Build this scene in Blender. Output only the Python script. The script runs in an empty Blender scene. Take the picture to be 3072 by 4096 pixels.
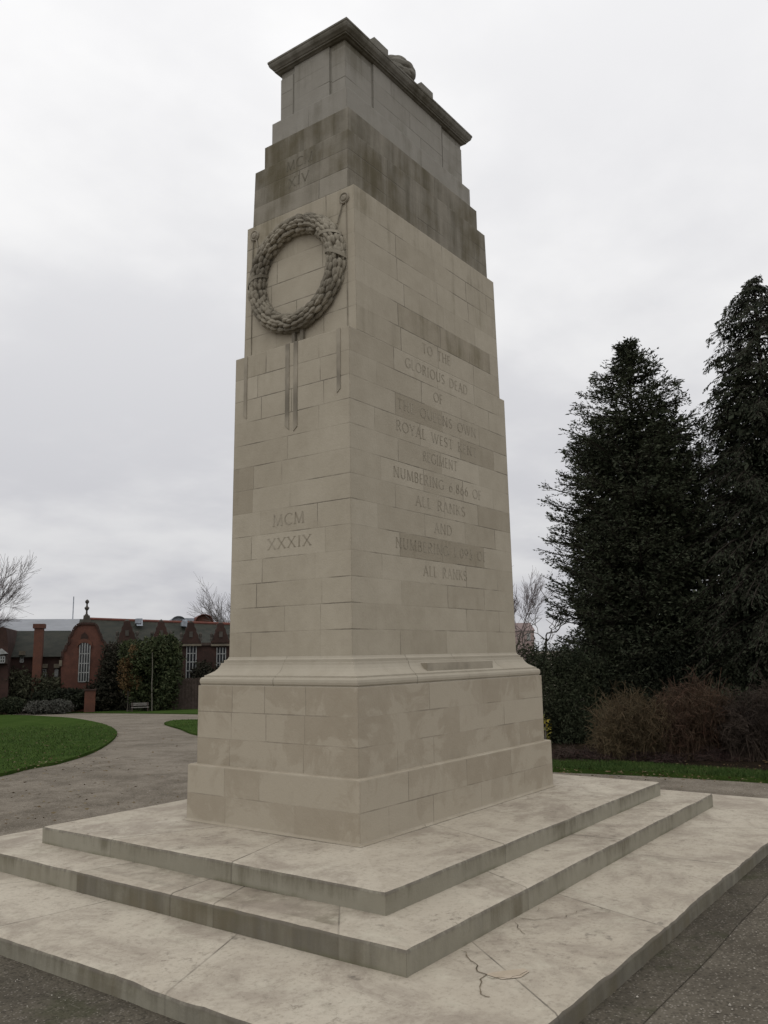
import bpy, math, random
import numpy as np
from mathutils import Vector, Matrix, noise as mnoise

S = bpy.context.scene
C = S.collection
rng = np.random.default_rng(11)
random.seed(11)

# ------------------------------------------------------------------ camera
CAM = np.array([-6.1079, -4.4772, 1.6200])
YAW, PITCH, ROLL, FPX = math.radians(36.169), math.radians(9.5387), math.radians(-0.8541), 3341.94
FWD = np.array([math.cos(PITCH)*math.cos(YAW), math.cos(PITCH)*math.sin(YAW), math.sin(PITCH)])
_r0 = np.array([math.sin(YAW), -math.cos(YAW), 0.0]); _u0 = np.cross(_r0, FWD)
RGT = _r0*math.cos(ROLL) + _u0*math.sin(ROLL)
UPV = -_r0*math.sin(ROLL) + _u0*math.cos(ROLL)
cd = bpy.data.cameras.new('camera'); cam = bpy.data.objects.new('camera', cd); C.objects.link(cam)
cd.sensor_fit = 'VERTICAL'; cd.sensor_height = 24.0; cd.lens = 24.0*FPX/4096.0
cd.clip_start = 0.05; cd.clip_end = 6000
cam.matrix_world = Matrix(((RGT[0], UPV[0], -FWD[0], CAM[0]), (RGT[1], UPV[1], -FWD[1], CAM[1]),
                           (RGT[2], UPV[2], -FWD[2], CAM[2]), (0, 0, 0, 1)))
S.camera = cam

# ------------------------------------------------------------------ node helper
def mk(nt, t, ins=None, **props):
    n = nt.nodes.new(t)
    for k, v in props.items(): setattr(n, k, v)
    if ins:
        for k, v in ins.items():
            s = n.inputs[k]
            if isinstance(v, bpy.types.NodeSocket): nt.links.new(v, s)
            else: s.default_value = v
    return n
def math_(nt, op, a, b=0.0, clamp=False):
    return mk(nt, 'ShaderNodeMath', {0: a, 1: b}, operation=op, use_clamp=clamp).outputs[0]
def mapr(nt, v, a, b, c=0.0, d=1.0, smooth=True):
    return mk(nt, 'ShaderNodeMapRange', {0: v, 1: a, 2: b, 3: c, 4: d},
              interpolation_type='SMOOTHSTEP' if smooth else 'LINEAR').outputs[0]
def mixc(nt, f, a, b, blend='MIX'):
    n = mk(nt, 'ShaderNodeMix', data_type='RGBA', blend_type=blend)
    for k, v in ((0, f), (6, a), (7, b)):
        if isinstance(v, bpy.types.NodeSocket): nt.links.new(v, n.inputs[k])
        else: n.inputs[k].default_value = v if k == 0 else (tuple(v)+(1.0,))[:4]
    return n.outputs[2]
def noise_(nt, vec, scale, detail=4.0, rough=0.55, stretch=None, dist=0.0):
    if stretch:
        vec = mk(nt, 'ShaderNodeVectorMath', {0: vec, 1: stretch}, operation='MULTIPLY').outputs[0]
    return mk(nt, 'ShaderNodeTexNoise', {'Vector': vec, 'Scale': scale, 'Detail': detail, 'Roughness': rough,
                                         'Distortion': dist}).outputs[0]

# ------------------------------------------------------------------ sky: overcast
SUN_EL, SUN_AZ = math.radians(48), math.radians(200)   # direction towards the sun, azimuth counter-clockwise from +x... seen as a soft patch
w = bpy.data.worlds.new('World'); S.world = w; w.use_nodes = True
nt = w.node_tree; nt.nodes.clear()
sky = mk(nt, 'ShaderNodeTexSky', sky_type='NISHITA'); sky.sun_disc = False
sky.sun_elevation = SUN_EL; sky.sun_rotation = math.radians(90) - SUN_AZ
tc = mk(nt, 'ShaderNodeTexCoord')
gen = tc.outputs['Generated']
sep = mk(nt, 'ShaderNodeSeparateXYZ', {0: gen})
el = math_(nt, 'MAXIMUM', sep.outputs[2], 0.0)
den = math_(nt, 'ADD', el, 0.22)
px = math_(nt, 'DIVIDE', sep.outputs[0], den); py = math_(nt, 'DIVIDE', sep.outputs[1], den)
cv = mk(nt, 'ShaderNodeCombineXYZ', {0: px, 1: py, 2: 0.0}).outputs[0]
n1 = noise_(nt, cv, 0.9, 5, 0.5, dist=0.3)
n2 = noise_(nt, cv, 2.6, 5, 0.55)
cl = math_(nt, 'ADD', math_(nt, 'MULTIPLY', n1, 0.7), math_(nt, 'MULTIPLY', n2, 0.3))
cl = mapr(nt, cl, 0.40, 0.60, 0.0, 1.0)
grad = mapr(nt, el, 0.0, 0.62, 0.0, 1.0, smooth=False)
bright = mixc(nt, grad, (0.655, 0.655, 0.668), (1.06, 1.055, 1.055))
darkc = mixc(nt, grad, (0.510, 0.512, 0.548), (0.895, 0.893, 0.908))
cloud = mixc(nt, cl, darkc, bright)
bg1 = mk(nt, 'ShaderNodeBackground', {'Color': cloud, 'Strength': 1.0})
bg2 = mk(nt, 'ShaderNodeBackground', {'Color': sky.outputs[0], 'Strength': 0.06})
mx = mk(nt, 'ShaderNodeMixShader', {0: 0.975, 1: bg2.outputs[0], 2: bg1.outputs[0]})
out = mk(nt, 'ShaderNodeOutputWorld', {0: mx.outputs[0]})
# ------------------------------------------------------------------ sun behind the cloud
sd = bpy.data.lights.new('sun', 'SUN'); sd.energy = 0.55; sd.angle = math.radians(50); sd.color = (1.0, 0.965, 0.90)
so = bpy.data.objects.new('sun', sd); C.objects.link(so)
sv = Vector((math.cos(SUN_EL)*math.cos(SUN_AZ), math.cos(SUN_EL)*math.sin(SUN_AZ), math.sin(SUN_EL)))
so.rotation_euler = sv.to_track_quat('Z', 'Y').to_euler(); so.location = (-30, -30, 40)
S.view_settings.view_transform = 'Standard'; S.view_settings.look = 'None'
S.view_settings.exposure = 0.0; S.view_settings.gamma = 1.0

# ------------------------------------------------------------------ terrain
DIRB = math.radians(51.0); TD = np.array([math.cos(DIRB), math.sin(DIRB)])
def ground_z(x, y):
    t = (x-CAM[0])*TD[0] + (y-CAM[1])*TD[1]
    s, t0, r, tend = 0.0435, 11.0, 6.0, 80.0
    t = min(t, tend)
    if t < t0: return 0.0
    if t < t0+r: return -s*(t-t0)**2/(2*r)
    return -s*(t-t0-r/2)
def ray(u, v): return FWD + RGT*((u-1536)/FPX) - UPV*((v-2048)/FPX)
def ground_at(u, v):
    d = ray(u, v); lo = 1.0; t = 1.0
    while t < 400:
        p = CAM + d*t
        if p[2] < ground_z(p[0], p[1]):
            for _ in range(40):
                m = (lo+t)/2; q = CAM+d*m
                if q[2] < ground_z(q[0], q[1]): t = m
                else: lo = m
            q = CAM+d*t
            return Vector((q[0], q[1], ground_z(q[0], q[1])))
        lo = t; t *= 1.01
    q = CAM+d*400
    return Vector((q[0], q[1], ground_z(q[0], q[1])))
def at(u, v, depth):            # a point at this distance along the optical axis
    q = CAM + ray(u, v)*depth
    return Vector(q)
def foot(u, depth):             # the ground point below a column of the view at this distance
    q = CAM + ray(u, 2610)*depth
    return Vector((q[0], q[1], ground_z(q[0], q[1])))

def under(u, v, depth):         # the ground point straight below a point of the view
    q = at(u, v, depth); return Vector((q[0], q[1], ground_z(q[0], q[1])))

# ------------------------------------------------------------------ object helpers
def tag(o, label=None, cat=None, group=None, kind=None):
    if label: o['label'] = label
    if cat: o['category'] = cat
    if group: o['group'] = group
    if kind: o['kind'] = kind
    return o
def empty(name, loc=(0, 0, 0), rz=0.0, label=None, cat=None, group=None):
    o = bpy.data.objects.new(name, None); C.objects.link(o); o.location = loc; o.rotation_euler = (0, 0, rz)
    o.empty_display_size = 0.3
    return tag(o, label, cat, group)
class MB:
    def __init__(s): s.v = []; s.f = []; s.ja = {}; s.jb = {}; s.ti = {}; s.mi = []
    def add(s, vs, fs):
        b = len(s.v); s.v += [tuple(p) for p in vs]; s.f += [tuple(i+b for i in f) for f in fs]
    def quad(s, pts, ja=None, jb=None, ti=None):
        b = len(s.v); s.v += [tuple(p) for p in pts]; k = len(s.f)
        s.f.append(tuple(range(b, b+len(pts))))
        if ja: s.ja[k] = ja
        if jb: s.jb[k] = jb
        if ti: s.ti[k] = ti
    def box(s, x0, x1, y0, y1, z0, z1):
        s.add([(x0, y0, z0), (x1, y0, z0), (x1, y1, z0), (x0, y1, z0), (x0, y0, z1), (x1, y0, z1), (x1, y1, z1), (x0, y1, z1)],
              [(0, 3, 2, 1), (4, 5, 6, 7), (0, 1, 5, 4), (1, 2, 6, 5), (2, 3, 7, 6), (3, 0, 4, 7)])
    def prism(s, poly, y0, y1):       # poly of (x,z), extruded in y
        n = len(poly); b = [(p[0], y0, p[1]) for p in poly]+[(p[0], y1, p[1]) for p in poly]
        s.add(b, [tuple(range(n)), tuple(range(2*n-1, n-1, -1))]+[(i, n+i, n+(i+1) % n, (i+1) % n) for i in range(n)])
    def tube(s, pts, rad, n=6, cap=True):
        pts = [Vector(p) for p in pts]; b0 = len(s.v); m = len(pts)
        for i, p in enumerate(pts):
            d = (pts[min(i+1, m-1)]-pts[max(i-1, 0)]).normalized()
            a = d.cross(Vector((0.31, 0.2, 0.93))); 
            if a.length < 1e-4: a = d.cross(Vector((1, 0, 0)))
            a.normalize(); c = d.cross(a); r = rad[i] if hasattr(rad, '__len__') else rad
            for k in range(n):
                t = 2*math.pi*k/n; q = p + a*(r*math.cos(t)) + c*(r*math.sin(t)); s.v.append((q.x, q.y, q.z))
        for i in range(m-1):
            for k in range(n):
                k2 = (k+1) % n; s.f.append((b0+i*n+k, b0+i*n+k2, b0+(i+1)*n+k2, b0+(i+1)*n+k))
        if cap:
            s.f.append(tuple(b0+k for k in range(n-1, -1, -1))); s.f.append(tuple(b0+(m-1)*n+k for k in range(n)))
    def lathe(s, prof, c, n=16):      # prof (r,z) round vertical axis
        b0 = len(s.v)
        for r, z in prof:
            for k in range(n):
                t = 2*math.pi*k/n; s.v.append((c[0]+r*math.cos(t), c[1]+r*math.sin(t), c[2]+z))
        for i in range(len(prof)-1):
            for k in range(n):
                k2 = (k+1) % n; s.f.append((b0+i*n+k, b0+i*n+k2, b0+(i+1)*n+k2, b0+(i+1)*n+k))
        s.f.append(tuple(b0+k for k in range(n-1, -1, -1))); s.f.append(tuple(b0+(len(prof)-1)*n+k for k in range(n)))
    def build(s, name, m, parent=None, smooth=False):
        me = bpy.data.meshes.new(name); me.from_pydata(s.v, [], s.f)
        if s.ja or s.ti:
            me.uv_layers.new(name='ja'); me.uv_layers.new(name='jb'); me.color_attributes.new('tint', 'FLOAT_COLOR', 'CORNER')
            A_, B_, T_ = [], [], []
            for k, p in enumerate(s.f):
                A = s.ja.get(k); B = s.jb.get(k); T = s.ti.get(k, (0.5, 0.0, 0.0))
                for j in range(len(p)):
                    A_ += A[j] if A else (9, 9); B_ += B[j] if B else (9, 9)
                    T_ += (*(T[j] if isinstance(T[0], tuple) else T), 1)
            me.uv_layers['ja'].data.foreach_set('uv', A_); me.uv_layers['jb'].data.foreach_set('uv', B_)
            me.color_attributes['tint'].data.foreach_set('color', T_)
        if smooth: me.polygons.foreach_set('use_smooth', [True]*len(me.polygons))
        me.materials.append(m); me.update()
        o = bpy.data.objects.new(name, me); C.objects.link(o)
        if parent: o.parent = parent
        return o
def raw_mesh(name, verts, n, m, parent=None, loc=(0, 0, 0)):   # numpy verts, every n in a row one face
    verts = np.asarray(verts, np.float32).reshape(-1, 3); nf = len(verts)//n
    me = bpy.data.meshes.new(name); me.vertices.add(len(verts)); me.vertices.foreach_set('co', verts.ravel())
    me.loops.add(len(verts)); me.loops.foreach_set('vertex_index', np.arange(len(verts), dtype=np.int32))
    me.polygons.add(nf); me.polygons.foreach_set('loop_start', np.arange(0, len(verts), n, dtype=np.int32))
    me.polygons.foreach_set('loop_total', np.full(nf, n, np.int32))
    me.materials.append(m); me.update(calc_edges=True)
    o = bpy.data.objects.new(name, me); C.objects.link(o); o.location = loc
    if parent: o.parent = parent
    return o

# ------------------------------------------------------------------ materials
def newmat(name):
    m = bpy.data.materials.new(name); m.use_nodes = True; nt = m.node_tree; nt.nodes.clear()
    b = mk(nt, 'ShaderNodeBsdfPrincipled'); o = mk(nt, 'ShaderNodeOutputMaterial', {0: b.outputs[0]})
    b.inputs['Specular IOR Level'].default_value = 0.25
    return m, nt, b
def stone(name, lo, hi, dirt=(0.115, 0.105, 0.085), grime=0.0, damp=0.0, tread=False, bevel=0.012, joint=0.75):
    m, nt, b = newmat(name)
    pos = mk(nt, 'ShaderNodeNewGeometry').outputs['Position']
    ja = mk(nt, 'ShaderNodeSeparateXYZ', {0: mk(nt, 'ShaderNodeUVMap', uv_map='ja').outputs[0]})
    jb = mk(nt, 'ShaderNodeSeparateXYZ', {0: mk(nt, 'ShaderNodeUVMap', uv_map='jb').outputs[0]})
    ti = mk(nt, 'ShaderNodeSeparateXYZ', {0: mk(nt, 'ShaderNodeAttribute', attribute_name='tint').outputs['Vector']})
    d = math_(nt, 'MINIMUM', math_(nt, 'MINIMUM', ja.outputs[0], ja.outputs[1]), math_(nt, 'MINIMUM', jb.outputs[0], jb.outputs[1]))
    wob = noise_(nt, pos, 28, 3)
    d = math_(nt, 'ADD', d, math_(nt, 'MULTIPLY', math_(nt, 'SUBTRACT', wob, 0.5), 0.006))
    jstr = mapr(nt, noise_(nt, pos, 2.3, 3), 0.40, 0.66, 0.35 if (tread or grime) else 0.10, 0.95)
    jm = math_(nt, 'MULTIPLY', mapr(nt, d, 0.003 if (tread or grime) else 0.0015, 0.010 if (tread or grime) else 0.0065, 1.0, 0.0), math_(nt, 'MULTIPLY', jstr, joint))
    big = noise_(nt, pos, 1.7, 5, 0.6)
    mid = noise_(nt, pos, 7.5, 6, 0.65)
    fine = noise_(nt, pos, 60, 4, 0.7)
    streak = noise_(nt, pos, 1.0, 5, 0.6, stretch=(9, 9, 0.75))
    f = math_(nt, 'ADD', math_(nt, 'MULTIPLY', ti.outputs[0], 0.56), math_(nt, 'MULTIPLY', mapr(nt, big, 0.3, 0.7), 0.32))
    f = math_(nt, 'ADD', f, math_(nt, 'MULTIPLY', mapr(nt, mid, 0.3, 0.7), 0.26))
    col = mixc(nt, f, lo, hi)
    # speckle, shell pitting of the limestone
    sp = mapr(nt, fine, 0.60, 0.74)
    col = mixc(nt, math_(nt, 'MULTIPLY', sp, 0.28), col, (lo[0]*.62, lo[1]*.6, lo[2]*.56))
    # damp patches with ragged outlines
    if damp:
        dn = math_(nt, 'ADD', math_(nt, 'MULTIPLY', noise_(nt, pos, 2.7, 8, 0.66, dist=0.7), 1.0), math_(nt, 'MULTIPLY', math_(nt, 'SUBTRACT', ti.outputs[0], 0.5), 0.26))
        dn = math_(nt, 'ADD', dn, math_(nt, 'MULTIPLY', ti.outputs[2], 0.085))
        dm = mapr(nt, dn, 0.475, 0.575)
        col = mixc(nt, math_(nt, 'MULTIPLY', dm, damp), col, (hi[0]*1.06, hi[1]*1.07, hi[2]*1.08))
    # soot and algae stains: tint.g carries how dirty the course is
    gs = math_(nt, 'ADD', math_(nt, 'MULTIPLY', streak, 0.42), math_(nt, 'MULTIPLY', big, 0.58))
    gs = mapr(nt, gs, 0.36, 0.64, 0.0, 1.0, smooth=False)
    gm = mapr(nt, math_(nt, 'ADD', math_(nt, 'MULTIPLY', gs, 0.50), ti.outputs[1]), 0.42, 0.98)
    dcol = mixc(nt, mapr(nt, big, 0.42, 0.6), dirt, (dirt[0]*1.10, dirt[1]*1.03, dirt[2]*0.84))
    col = mixc(nt, math_(nt, 'MULTIPLY', gm, 0.92), col, dcol)
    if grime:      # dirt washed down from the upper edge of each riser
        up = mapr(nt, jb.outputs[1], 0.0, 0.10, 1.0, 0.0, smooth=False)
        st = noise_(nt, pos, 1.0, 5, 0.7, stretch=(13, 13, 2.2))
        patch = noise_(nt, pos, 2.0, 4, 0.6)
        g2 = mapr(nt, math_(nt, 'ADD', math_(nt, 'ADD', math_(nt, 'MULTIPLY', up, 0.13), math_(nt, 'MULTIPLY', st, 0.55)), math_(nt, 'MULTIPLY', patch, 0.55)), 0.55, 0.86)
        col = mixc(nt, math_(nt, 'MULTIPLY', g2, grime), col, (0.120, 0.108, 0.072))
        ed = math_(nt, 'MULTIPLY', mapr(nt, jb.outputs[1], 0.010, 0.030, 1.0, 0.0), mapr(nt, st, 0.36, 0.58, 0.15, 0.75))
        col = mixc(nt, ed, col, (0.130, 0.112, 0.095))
        ft = math_(nt, 'MULTIPLY', mapr(nt, jb.outputs[1], 0.095, 0.135, 0.0, 1.0), mapr(nt, patch, 0.45, 0.6, 0.0, 0.6))
        col = mixc(nt, ft, col, (0.115, 0.112, 0.060))
    if tread:
        bl = mapr(nt, noise_(nt, pos, 1.9, 9, 0.72, dist=0.5), 0.42, 0.64)
        col = mixc(nt, math_(nt, 'MULTIPLY', bl, 0.70), col, (0.255, 0.214, 0.172))
        b2 = mapr(nt, noise_(nt, pos, 11, 8, 0.80), 0.53, 0.68)
        b2 = math_(nt, 'MULTIPLY', b2, mapr(nt, noise_(nt, pos, 1.3, 4, 0.6), 0.40, 0.60, 0.1, 1.0))
        col = mixc(nt, math_(nt, 'MULTIPLY', b2, 0.75), col, (0.130, 0.108, 0.084))
        b3 = mapr(nt, noise_(nt, pos, 6.3, 4, 0.6), 0.66, 0.74)
        col = mixc(nt, math_(nt, 'MULTIPLY', b3, 0.55), col, (0.105, 0.092, 0.075))
        fn = mapr(nt, noise_(nt, pos, 34, 5, 0.75), 0.50, 0.66)
        col = mixc(nt, math_(nt, 'MULTIPLY', fn, 0.38), col, (0.200, 0.168, 0.130))
        lt = mapr(nt, noise_(nt, pos, 3.4, 8, 0.75), 0.52, 0.70)
        col = mixc(nt, math_(nt, 'MULTIPLY', lt, 0.60), col, (0.500, 0.462, 0.372))
    col = mixc(nt, jm, col, (0.105, 0.093, 0.073))
    nt.links.new(col, b.inputs['Base Color']); b.inputs['Roughness'].default_value = 0.88
    h = math_(nt, 'ADD', math_(nt, 'MULTIPLY', fine, 0.0022), math_(nt, 'MULTIPLY', mid, 0.006))
    h = math_(nt, 'SUBTRACT', h, math_(nt, 'MULTIPLY', jm, 0.005))
    bv = mk(nt, 'ShaderNodeBevel', {'Radius': bevel}, samples=4)
    bp = mk(nt, 'ShaderNodeBump', {'Height': h, 'Strength': 0.55, 'Distance': 1.0, 'Normal': bv.outputs[0]})
    nt.links.new(bp.outputs[0], b.inputs['Normal'])
    return m
def rough(name, c1, c2, scale=6, c3=None, s3=40, bump=0.01, rough_=0.9, stretch=None, thr=(0.35, 0.65), coord='Position'):
    m, nt, b = newmat(name); b.inputs['Specular IOR Level'].default_value = 0.08
    pos = mk(nt, 'ShaderNodeNewGeometry').outputs['Position'] if coord == 'Position' else mk(nt, 'ShaderNodeTexCoord').outputs['Object']
    n1 = noise_(nt, pos, scale, 6, 0.6, stretch=stretch)
    col = mixc(nt, mapr(nt, n1, *thr), c1, c2)
    n3 = noise_(nt, pos, s3, 3, 0.6)
    if c3: col = mixc(nt, mapr(nt, n3, 0.55, 0.68), col, c3)
    nt.links.new(col, b.inputs['Base Color']); b.inputs['Roughness'].default_value = rough_
    if bump:
        bp = mk(nt, 'ShaderNodeBump', {'Height': math_(nt, 'MULTIPLY', n3, bump), 'Strength': 0.6, 'Distance': 1.0})
        nt.links.new(bp.outputs[0], b.inputs['Normal'])
    return m
def foliage(name, c1, c2, c3, scale=1.5, trans=0.0):
    m, nt, b = newmat(name)
    g = mk(nt, 'ShaderNodeNewGeometry'); pos = g.outputs['Position']
    n1 = noise_(nt, pos, scale, 3, 0.6)
    col = mixc(nt, mapr(nt, n1, 0.38, 0.62), c1, c2)
    r = g.outputs['Random Per Island']
    col = mixc(nt, mapr(nt, r, 0.55, 1.0, 0, 0.85, smooth=False), col, c3)
    nt.links.new(col, b.inputs['Base Color']); b.inputs['Roughness'].default_value = 0.75
    b.inputs['Specular IOR Level'].default_value = 0.12
    return m

M = {}
M['shaft'] = stone('limestone_shaft', (0.304, 0.267, 0.204), (0.424, 0.382, 0.304), dirt=(0.112, 0.100, 0.066))
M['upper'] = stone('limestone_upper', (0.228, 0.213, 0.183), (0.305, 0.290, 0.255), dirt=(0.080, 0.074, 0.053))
M['base'] = stone('limestone_base', (0.288, 0.246, 0.185), (0.375, 0.331, 0.260), damp=0.7, joint=0.5)
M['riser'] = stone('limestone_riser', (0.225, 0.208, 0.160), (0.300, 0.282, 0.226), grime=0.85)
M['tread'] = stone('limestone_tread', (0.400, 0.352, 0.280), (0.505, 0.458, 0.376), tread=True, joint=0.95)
M['mould'] = stone('limestone_moulding', (0.325, 0.288, 0.226), (0.420, 0.382, 0.310), bevel=0.003)
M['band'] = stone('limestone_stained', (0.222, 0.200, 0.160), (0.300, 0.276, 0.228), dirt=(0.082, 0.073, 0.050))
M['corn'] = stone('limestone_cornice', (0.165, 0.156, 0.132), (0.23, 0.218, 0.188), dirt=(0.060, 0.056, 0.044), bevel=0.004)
M['carved'] = stone('limestone_carved', (0.265, 0.237, 0.184), (0.362, 0.330, 0.266), bevel=0.004)
M['letter'] = rough('letter_shade_and_dirt', (0.268, 0.236, 0.182), (0.362, 0.326, 0.260), 6, thr=(0.34, 0.66), bump=0)  # letters are flat sheets; the shade of the cut and its dirt are in the colour
M['letter_dark'] = rough('dark_letter_shade_and_dirt', (0.128, 0.116, 0.088), (0.185, 0.169, 0.135), 5, bump=0)  # same painted groove shade and dirt, deeper for letters on the stained tier
M['crack'] = rough('crack_dirt', (0.085, 0.070, 0.050), (0.20, 0.165, 0.115), 14, bump=0)
M['spall'] = rough('spalled_stone', (0.40, 0.335, 0.255), (0.46, 0.39, 0.31), 12, bump=0.01)

# ================================================================== CENOTAPH
cen = empty('cenotaph', (0, 0, 0), 0, 'tall tapering pale limestone war memorial with carved wreath, standing on three broad steps', 'war memorial')

def lerp(a, b, t): return tuple(a[i]+(b[i]-a[i])*t for i in range(len(a)))
def face(mb, p00, p10, p11, p01, rows, W, H, g=None):
    """one wall of coursed ashlar: rows = [(v0, v1, [cuts 0..1], {block index: (r,g,b)})]"""
    for v0, v1, cuts, ov in rows:
        cs = [0.0]+list(cuts)+[1.0]
        for i in range(len(cs)-1):
            u0, u1 = cs[i], cs[i+1]
            ti = ov.get(i)
            r = 0.5+random.uniform(-.5, .5)*(1 if random.random() < .25 else .45)
            if ti is None: ti = (r, (g(v0, v1, (u0+u1)/2) if g else 0.0), 0.0)
            def P(u, v): return lerp(lerp(p00, p10, u), lerp(p01, p11, u), v)
            L = 9 if i == 0 else 0.0; Rr = 9 if i == len(cs)-2 else 0.0
            w_, h_ = (u1-u0)*W, (v1-v0)*H
            nb = 4
            for q in range(nb):       # a few quads so the surface can be uneven
                a, c = u0+(u1-u0)*q/nb, u0+(u1-u0)*(q+1)/nb
                x0, x1 = w_*q/nb, w_*(q+1)/nb
                b0 = 9 if v0 <= 0 else 0.0
                t0 = 9 if v1 >= 1 else 0.0
                mb.quad([P(a, v0), P(c, v0), P(c, v1), P(a, v1)],
                        [(x0+L, w_-x0+Rr), (x1+L, w_-x1+Rr), (x1+L, w_-x1+Rr), (x0+L, w_-x0+Rr)],
                        [(b0, h_), (b0, h_), (h_, t0), (h_, t0)],
                        [(ti[0], ti[1], 1.0), (ti[0], ti[1], 1.0), (ti[0], ti[1], 0.0), (ti[0], ti[1], 0.0)])
def tier(mb, a0, b0, z0, a1, b1, z1, nrow, left, right, g=None, over=None):
    """left / right: cut patterns cycled per row; over: {(side,row,block): tint}"""
    H = z1-z0; over = over or {}
    cor0 = [(-a0, -b0, z0), (a0, -b0, z0), (a0, b0, z0), (-a0, b0, z0)]
    cor1 = [(-a1, -b1, z1), (a1, -b1, z1), (a1, b1, z1), (-a1, b1, z1)]
    for side in range(4):
        i, j = side, (side+1) % 4
        pats = right if side in (0, 2) else left
        rows = []
        for k in range(nrow):
            c = pats[k % len(pats)]
            ov = {bl: t for (s, kk, bl), t in over.items() if s == side and kk == k}
            rows.append((k/nrow, (k+1)/nrow, [min(.98, max(.02, x+random.uniform(-.012, .012))) for x in c], ov))
        face(mb, cor0[i], cor0[j], cor1[j], cor1[i], rows, 2*(a0 if side in (0, 2) else b0), H, g)
    mb.quad(cor1, ti=(.5, .35, 0)); mb.quad(cor0[::-1], ti=(.5, .2, 0))

# side 0 = long face towards the right of the picture, side 3 = short face with the wreath (cuts run from far to near)
RL = [(0.24, 0.505, 0.77), (0.115, 0.38, 0.64, 0.885), (0.25, 0.52, 0.765), (0.16, 0.40, 0.66, 0.87)]
LL = [(0.20, 0.765), (0.47, 0.775), (0.24, 0.77), (0.12, 0.55)]
mb = MB()
dk = {}
for bl in (1, 2): dk[(0, 4, bl)] = (-0.7, 0.20, 0)
dk[(0, 10, 1)] = (-0.5, 0.13, 0); dk[(0, 9, 3)] = (-.4, 0.1, 0); dk[(0, 6, 3)] = (-.3, .05, 0); dk[(0, 0, 1)] = (.1, .1, 0); dk[(0, 2, 2)] = (.05, .12, 0)
dk[(3, 4, 1)] = (1.0, 0, 0); dk[(3, 3, 0)] = (0.9, 0, 0)
dk[(3, 6, 0)] = (-.5, 0.2, 0); dk[(3, 7, 0)] = (-.4, 0.26, 0); dk[(3, 7, 1)] = (.3, .14, 0); dk[(3, 0, 0)] = (0.0, .16, 0)
def g5(v0, v1, u): return -0.04+0.14*max(0, v1-0.55)/0.45
tier(mb, 1.277, 0.641, 1.597, 1.265, 0.627, 4.137, 13,
     [(0.20, 0.765), (0.47, 0.775), (0.24, 0.77), (0.27, 0.71), (0.19, 0.80), (0.25, 0.74), (0.18, 0.52), (0.2, 0.45), (0.5,), (0.75,), (0.25, 0.52, 0.80), (0.22, 0.77), (0.28, 0.74)],
     [(0.24, 0.505, 0.77), (0.115, 0.38, 0.64, 0.885), (0.25, 0.52, 0.765), (0.16, 0.40, 0.66, 0.87), (0.243, 0.508, 0.77), (0.12, 0.39, 0.65, 0.88), (0.24, 0.52, 0.76),
      (0.16, 0.40, 0.66, 0.87), (0.25, 0.50, 0.77), (0.12, 0.38, 0.637, 0.89), (0.243, 0.511, 0.77), (0.13, 0.39, 0.66, 0.87), (0.24, 0.51, 0.75)], g5, dk)
mb.build('shaft', M['shaft'], cen)
mb = MB()
o4 = {**{(3, k, j): (0.75, -0.12, 0) for k in (1, 2, 3) for j in (0, 1, 2)}, (0, 1, 1): (-.3, 0.28, 0), (0, 1, 2): (-.4, 0.34, 0), (0, 1, 3): (-.4, 0.32, 0), (0, 0, 0): (0.2, .24, 0)}
def g4(v0, v1, u): return 0.10 + 0.20*v0
tier(mb, 1.169, 0.627, 4.137, 1.165, 0.608, 5.389, 6, [(0.3, 0.72), (0.5,), (0.25, 0.75)],
     [(0.26, 0.51, 0.77), (0.245, 0.52, 0.75, 0.92), (0.30, 0.56, 0.80)], g4, o4)
mb.build('shaft', M['shaft'], cen)
mb = MB()
def g3(v0, v1, u): return 0.44+.05*v0
tier(mb, 1.165, 0.539, 5.389, 1.145, 0.538, 5.924, 3, [(0.3, 0.72), (0.5,), (0.25, 0.75)], RL, g3,
     {(3, 0, 0): (.3, .22, 0), (3, 0, 1): (.3, .27, 0), (3, 0, 2): (.6, .20, 0), (3, 1, 0): (.4, .42, 0), (3, 1, 1): (.4, .40, 0), (3, 2, 1): (.2, .47, 0)})
mb.build('shaft', M['band'], cen)
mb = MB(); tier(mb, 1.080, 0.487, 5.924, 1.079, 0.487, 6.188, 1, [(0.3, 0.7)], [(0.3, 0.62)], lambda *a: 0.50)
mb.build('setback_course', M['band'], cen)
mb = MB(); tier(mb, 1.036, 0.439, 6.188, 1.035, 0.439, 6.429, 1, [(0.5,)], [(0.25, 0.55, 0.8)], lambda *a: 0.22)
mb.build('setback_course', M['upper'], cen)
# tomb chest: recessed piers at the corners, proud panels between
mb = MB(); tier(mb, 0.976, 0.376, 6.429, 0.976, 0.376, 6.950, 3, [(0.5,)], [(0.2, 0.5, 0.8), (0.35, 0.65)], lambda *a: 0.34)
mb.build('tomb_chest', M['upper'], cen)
def wallbox(mb, x0, x1, y0, y1, z0, z1, n, g, right=None):
    cx, cy = (x0+x1)/2, (y0+y1)/2; k0 = len(mb.v)
    tier(mb, (x1-x0)/2, (y1-y0)/2, z0, (x1-x0)/2, (y1-y0)/2, z1, n, [()], right or [()], g)
    for i in range(k0, len(mb.v)): v = mb.v[i]; mb.v[i] = (v[0]+cx, v[1]+cy, v[2])
gp = lambda *a: 0.22
for sx in (-1, 1):
    for sy in (-1, 1):
        xa, xb = sorted((sx*0.983, sx*0.605)); ya, yb = sorted((sy*0.382, sy*0.232))
        mb = MB(); wallbox(mb, xa, xb, ya, yb, 6.431, 6.885, 3, gp); mb.build('corner_pier', M['upper'], cen)
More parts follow.
